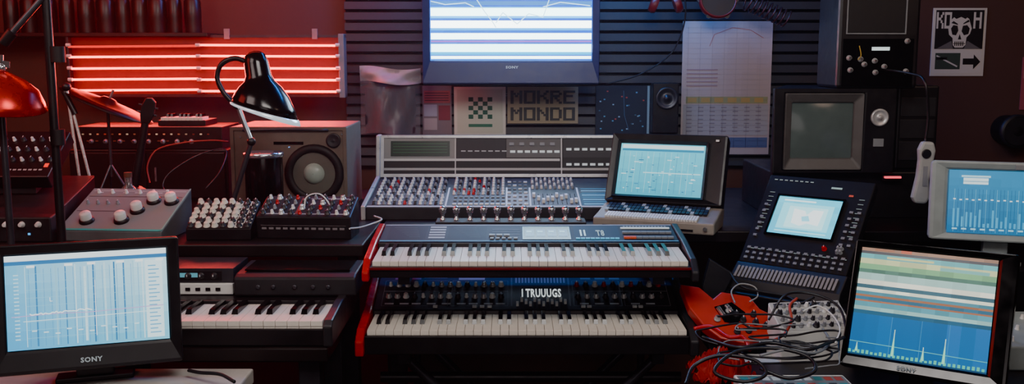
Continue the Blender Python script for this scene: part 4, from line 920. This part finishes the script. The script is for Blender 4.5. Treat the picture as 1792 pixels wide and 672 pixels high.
t, M, w, h, b, g = slab('patch_mixer', 'pale patch mixer with tiny knobs between the guitar and the monitor', 'mixer', 2.32, (1340, 533), (1478, 518), (1484, 570), (1372, 590), 4, 74, 'b4b4b0', WHT, RT)
for j in range(4): g.r(.05, .15+.22*j, .95, .17+.22*j, '6a7072', 1)
for i in range(5): g.r(.06+.19*i, .05, .2+.19*i, .12, '30343a', 1)
b.build('faceplate', t)
for i in range(9):
    for j in range(4): inst('knob', [K_TINYG, K_TINYB, K_TINYG, K_TINYW, K_BLK, K_TINYG, K_TINYB][(i+2*j) % 7], t, M@T(((-.42+.105*i)*w, (.14+.23*j)*h, .001)))
# red cloth heap
b = MB(); c0 = at(1240, 605, 2.26); vs = []; fs = []; n = 40
for j in range(n+1):
    for i in range(n+1):
        u, v = i/n*2-1, j/n*2-1; r_ = math.hypot(u, v)
        z_ = max(0, 1-r_**2)*.035+.018*abs(math.sin(11*u+5*v))+.016*abs(math.sin(15*v-8*u))+.008*math.sin(31*u*v+2)
        vs.append((u*.062*(1+.2*math.sin(9*v)), v*.08*(1+.2*math.sin(8*u)), max(.002, z_*(1-.6*max(0, r_-.6)))))
for j in range(n):
    for i in range(n): q_ = j*(n+1)+i; fs.append((q_, q_+1, q_+n+2, q_+n+1))
b.add(vs, fs, REDC); o_ = b.build('red_cloth', loc=(c0.x+.02, 2.2, RT))
tag(o_, 'crumpled red cloth heap in front of the red guitar body', 'cloth')
# small papers and parts
def onz(px, py, z):
    d = ray(px, py); return CAM + d*((z-CAM.z)/d.z)
b = MB(); b.poly([(-.05, -.03), (.045, -.036), (.05, .03), (-.046, .036)], 0, .002, mat('note_paper', 'b8c0c0', .8)); tag(b.build('paper_note', loc=onz(1330, 628, RT)), 'small grey-white paper lying under the tangled cables', 'paper')
b = MB(RZ(.5)); b.poly([(-.04, -.025), (.04, -.025), (.04, .025), (-.04, .025)], 0, .002, mat('blue_paper', '7fa4ac', .8)); tag(b.build('paper_note', loc=onz(1440, 618, RT)), 'small blue-grey paper beside the front right monitor', 'paper')
Pq = onz(1400, 605, RT); t = thing('power_adapter', 'small white power adapter lying before the pale patch mixer', 'adapter', Pq, .3)
b = MB(); b.box(-.03, .03, -.015, .015, 0, .022, WHT); b.build('casing', t, .004)
for s in (-1, 1): b = MB(); b.box(.03, .042, s*.006-.0015, s*.006+.0015, .009, .013, CHR); b.build('prong', t)
# box low right
a, e = at(1285, 655, 2.05).x, at(1478, 655, 2.05).x
t = thing('sticker_box', 'low pale box with teal and white papers at the bottom right', 'box', ((a+e)/2, 1.86, RT)); hw = (e-a)/2
b = MB(); b.box(-hw, hw, 0, .2, 0, .055, WHT); b.build('casing', t, .004)
b = MB(T((0, 0, .0552))); g = G(b, 2*hw, .2, PR, 1, .0); g.r(.02, .05, .98, .95, '6a7478', 0)
for i in range(10):
    for j in range(4): g.r(.04+.094*i, .08+.2*j, .11+.094*i, .2+.2*j, random.choice(['c8d4d4', '2f7f86', '2a3034', 'a04038', 'b8c4c4']), 1)
b.build('top_sheet', t)
a = at(1765, 630, 2.25).x
t = thing('small_mixer', 'small pale mixer partly hidden at the right edge behind the front monitor', 'mixer', (a+.12, 2.25, RT))
b = MB(); b.prism([(0, 0), (.18, 0), (.18, .1), (0, .06)], -.12, .12, LGR); b.build('casing', t, .004)
for i in range(6):
    for j in range(3): inst('knob', K_BLK if (i+j) % 2 else K_TINYW, t, T((-.1+.04*i, .03+.055*j, .066+.012*j))@RX(math.atan2(.04, .18)))
# cables
CABM = mat('cable_vinyl', '1c1c1f', .4)
def cable(name, label, pts, r_, m_, group=None):
    b = MB(); b.tube([at(*p) for p in pts], r_, m_, 8); return tag(b.build(name), label, 'cable', group)
cable('audio_cable', 'thick black cable looping in a wide coil before the red cloth', [(1200, 672, 2.0), (1215, 640, 2.05), (1260, 622, 2.05), (1320, 630, 2.02), (1340, 655, 1.98), (1300, 668, 1.97), (1250, 650, 2.0), (1290, 615, 2.05), (1360, 610, 2.05), (1415, 625, 2.02), (1425, 650, 1.98), (1380, 662, 1.97), (1330, 645, 2.0)], .004, CABM)
cable('audio_cable', 'dark cable arching over the pale patch mixer', [(1345, 560, 2.28), (1370, 520, 2.3), (1400, 512, 2.32), (1440, 520, 2.3), (1470, 540, 2.26), (1482, 580, 2.2)], .003, CABM)
cable('audio_cable', 'thin black cable from the holder down past the guitar knobs', [(1278, 478, 2.58), (1295, 500, 2.5), (1330, 510, 2.48), (1375, 518, 2.46), (1400, 530, 2.4), (1425, 520, 2.4)], .003, RUB)
cable('audio_cable', 'white cable forming a small loop above the red guitar body', [(1286, 530, 2.44), (1280, 510, 2.48), (1295, 497, 2.5), (1320, 502, 2.5), (1326, 518, 2.48), (1312, 528, 2.44)], .002, mat('grey_white_vinyl', '9a9a98', .4))
cable('audio_cable', 'black cable crossing the bottom right from cloth to monitor', [(1230, 590, 2.2), (1290, 608, 2.1), (1350, 600, 2.12), (1410, 612, 2.08), (1450, 600, 2.12), (1478, 590, 2.14)], .004, CABM)
cable('audio_cable', 'red cable bundled beside the red cloth', [(1215, 575, 2.3), (1245, 572, 2.28), (1275, 590, 2.22), (1300, 590, 2.2), (1312, 612, 2.12)], .005, REDP)
cable('audio_cable', 'grey cable trailing from the pale patch mixer to the low box', [(1440, 575, 2.26), (1452, 600, 2.15), (1425, 618, 2.08), (1380, 612, 2.05), (1330, 622, 2.03)], .003, GRY)
cable('audio_cable', 'orange red cable curving between the guitar body and the patch mixer', [(1345, 600, 2.2), (1372, 585, 2.22), (1385, 560, 2.26), (1382, 535, 2.3), (1395, 522, 2.32)], .0035, mat('orange_wire', 'a84030', .4))
cable('audio_cable', 'thin white cable trailing over the right edge of the patch mixer', [(1405, 545, 2.3), (1430, 535, 2.3), (1455, 550, 2.26), (1470, 575, 2.2), (1462, 600, 2.12)], .002, WHT)
rr = random.Random(5)
for n_ in range(12):
    cx_, cy_ = rr.uniform(1280, 1430), rr.uniform(560, 640); rx_, ry_ = rr.uniform(35, 90), rr.uniform(8, 20); ph_ = rr.uniform(0, 6); pts = []
    for i in range(8):
        a = ph_+i*.62; px = cx_+rx_*math.cos(a)*(1+.04*i)+6*i*rr.uniform(-.4, .6); py = cy_+ry_*math.sin(a)+rr.uniform(-4, 4); px = min(max(px, 1215), 1468); py = min(max(py, 550), 668)
        pts.append((px, py, 2.24-.0022*(py-560)))
    if n_ % 3 == 2: cable('audio_cable', 'one of the thin grey cables tangled between guitar body and front right monitor', pts, .0016, GRY, 'thin grey tangled cables')
    else: cable('audio_cable', 'one of the thin black cables tangled between guitar body and front right monitor', pts, .0024, CABM, 'thin black tangled cables')
cable('audio_cable', 'thin red cable drooping in front of the speaker cabinet', [(262, 320, 3.0), (258, 290, 3.02), (275, 262, 3.05), (320, 250, 3.08), (370, 246, 3.1), (400, 248, 3.12)], .0025, mat('dull_red_wire', '9a2a22', .5))
cable('audio_cable', 'thin grey cable looping behind the white knob mixer', [(300, 345, 2.95), (285, 325, 2.98), (300, 300, 3.0), (350, 270, 3.04), (395, 262, 3.08), (385, 300, 3.0), (360, 330, 2.95)], .002, DKM)
cable('audio_cable', 'thin white cable lying on the desk beside the black drum mixer', [(612, 400, 2.63), (630, 398, 2.7), (650, 392, 2.8), (668, 384, 2.83), (655, 378, 2.9)], .0025, WHT)
cable('audio_cable', 'short black cable trailing on the white table by the left monitor', [(330, 648, 2.1), (350, 652, 2.08), (385, 655, 2.04), (410, 668, 1.99)], .004, RUB)
Pq = at(1574, 314, 2.95)
b = MB(); b.box(-.025, .025, -.02, -.01, -.003, .003, mat('pink_glow_strip', 'd04048', .4, emit='ff5060', es=2.)); b.box(-.03, .03, -.01, .012, -.01, .004, BLK); o_ = b.build('light_strip', loc=(Pq.x, 3.018, Pq.z)); tag(o_, 'tiny red lit strip on the box under the black rack cabinet', 'light')

# ------------------------------------------------------------ lights
def area(name, loc, tgt, size, e, col, sy=None):
    l = bpy.data.lights.new(name, 'AREA'); l.energy = e; l.color = col; l.size = size
    if sy: l.shape = 'RECTANGLE'; l.size_y = sy
    o = bpy.data.objects.new(name, l); COL.objects.link(o); o.location = loc; o.rotation_euler = (Vector(tgt)-Vector(loc)).to_track_quat('-Z', 'Y').to_euler()
area('red_neon_light', (-1.15, 3.74, 1.42), (-1.0, 2.0, .9), 1.0, 22, (1, .04, .03), .22)
area('red_wall_fill', (-1.2, 3.5, 2.3), (-1.2, 4.0, 1.4), 1.3, 13, (1, .04, .03), .2)  # unseen added lamp, imitates the tubes' red bloom on the wall
area('red_side_fill', (-2.3, 2.4, 2.0), (-1.2, 3.0, 1.0), .8, 9, (1, .08, .06))  # added where no source stands, for red spill on the left gear
area('television_light', (0, 3.66, 1.6), (0, 2.6, .9), .6, 7, (.55, .78, 1), .35)
area('blue_wall_fill', (.1, 3.6, 2.25), (.15, 4.0, 1.3), 1.0, 30, (.02, .28, 1), .15)  # added to imitate the television's blue bloom on the wall
area('overhead_fill', (.15, 1.3, 2.5), (.05, 2.8, .8), 1.0, 42, (1, .93, .89))  # unseen added lamp that brightens the keys from above
area('front_fill', (.0, -.8, 1.7), (.05, 2.6, .8), 1.6, 11, (1, .9, .88))  # fill added near the camera to lift the shadowed lower keyboard
area('left_fill', (-1.6, 1.6, 2.3), (-.9, 2.9, 1.0), .8, 12, (1, .8, .76))  # added above left to brighten the desk devices
area('side_fill', (1.6, 1.6, 2.3), (2.0, 4.0, 1.4), .6, 6, (1, .66, .48))  # unseen warm fill added for the right part of the wall
w_ = bpy.data.worlds.new('world'); bpy.context.scene.world = w_; w_.use_nodes = True
nt = w_.node_tree
nt.nodes['Background'].inputs[0].default_value = (.02, .016, .022, 1); nt.nodes['Background'].inputs[1].default_value = .5
vs_ = nt.nodes.new('ShaderNodeVolumeScatter'); vs_.inputs['Density'].default_value = .010; vs_.inputs['Anisotropy'].default_value = .4; vs_.inputs['Color'].default_value = (.9, .92, 1, 1)
nt.links.new(vs_.outputs[0], nt.nodes['World Output'].inputs['Volume'])
try:
    bpy.context.scene.view_settings.look = 'AgX - Punchy'; bpy.context.scene.view_settings.exposure = .4
except Exception as ex: print(ex)

cd = bpy.data.cameras.new('camera'); cd.sensor_width = 36; cd.lens = F/1792*36; cd.clip_start = .05
co = bpy.data.objects.new('camera', cd); COL.objects.link(co); co.location = CAM; co.rotation_euler = (math.pi/2-PIT, 0, 0)
bpy.context.scene.camera = co
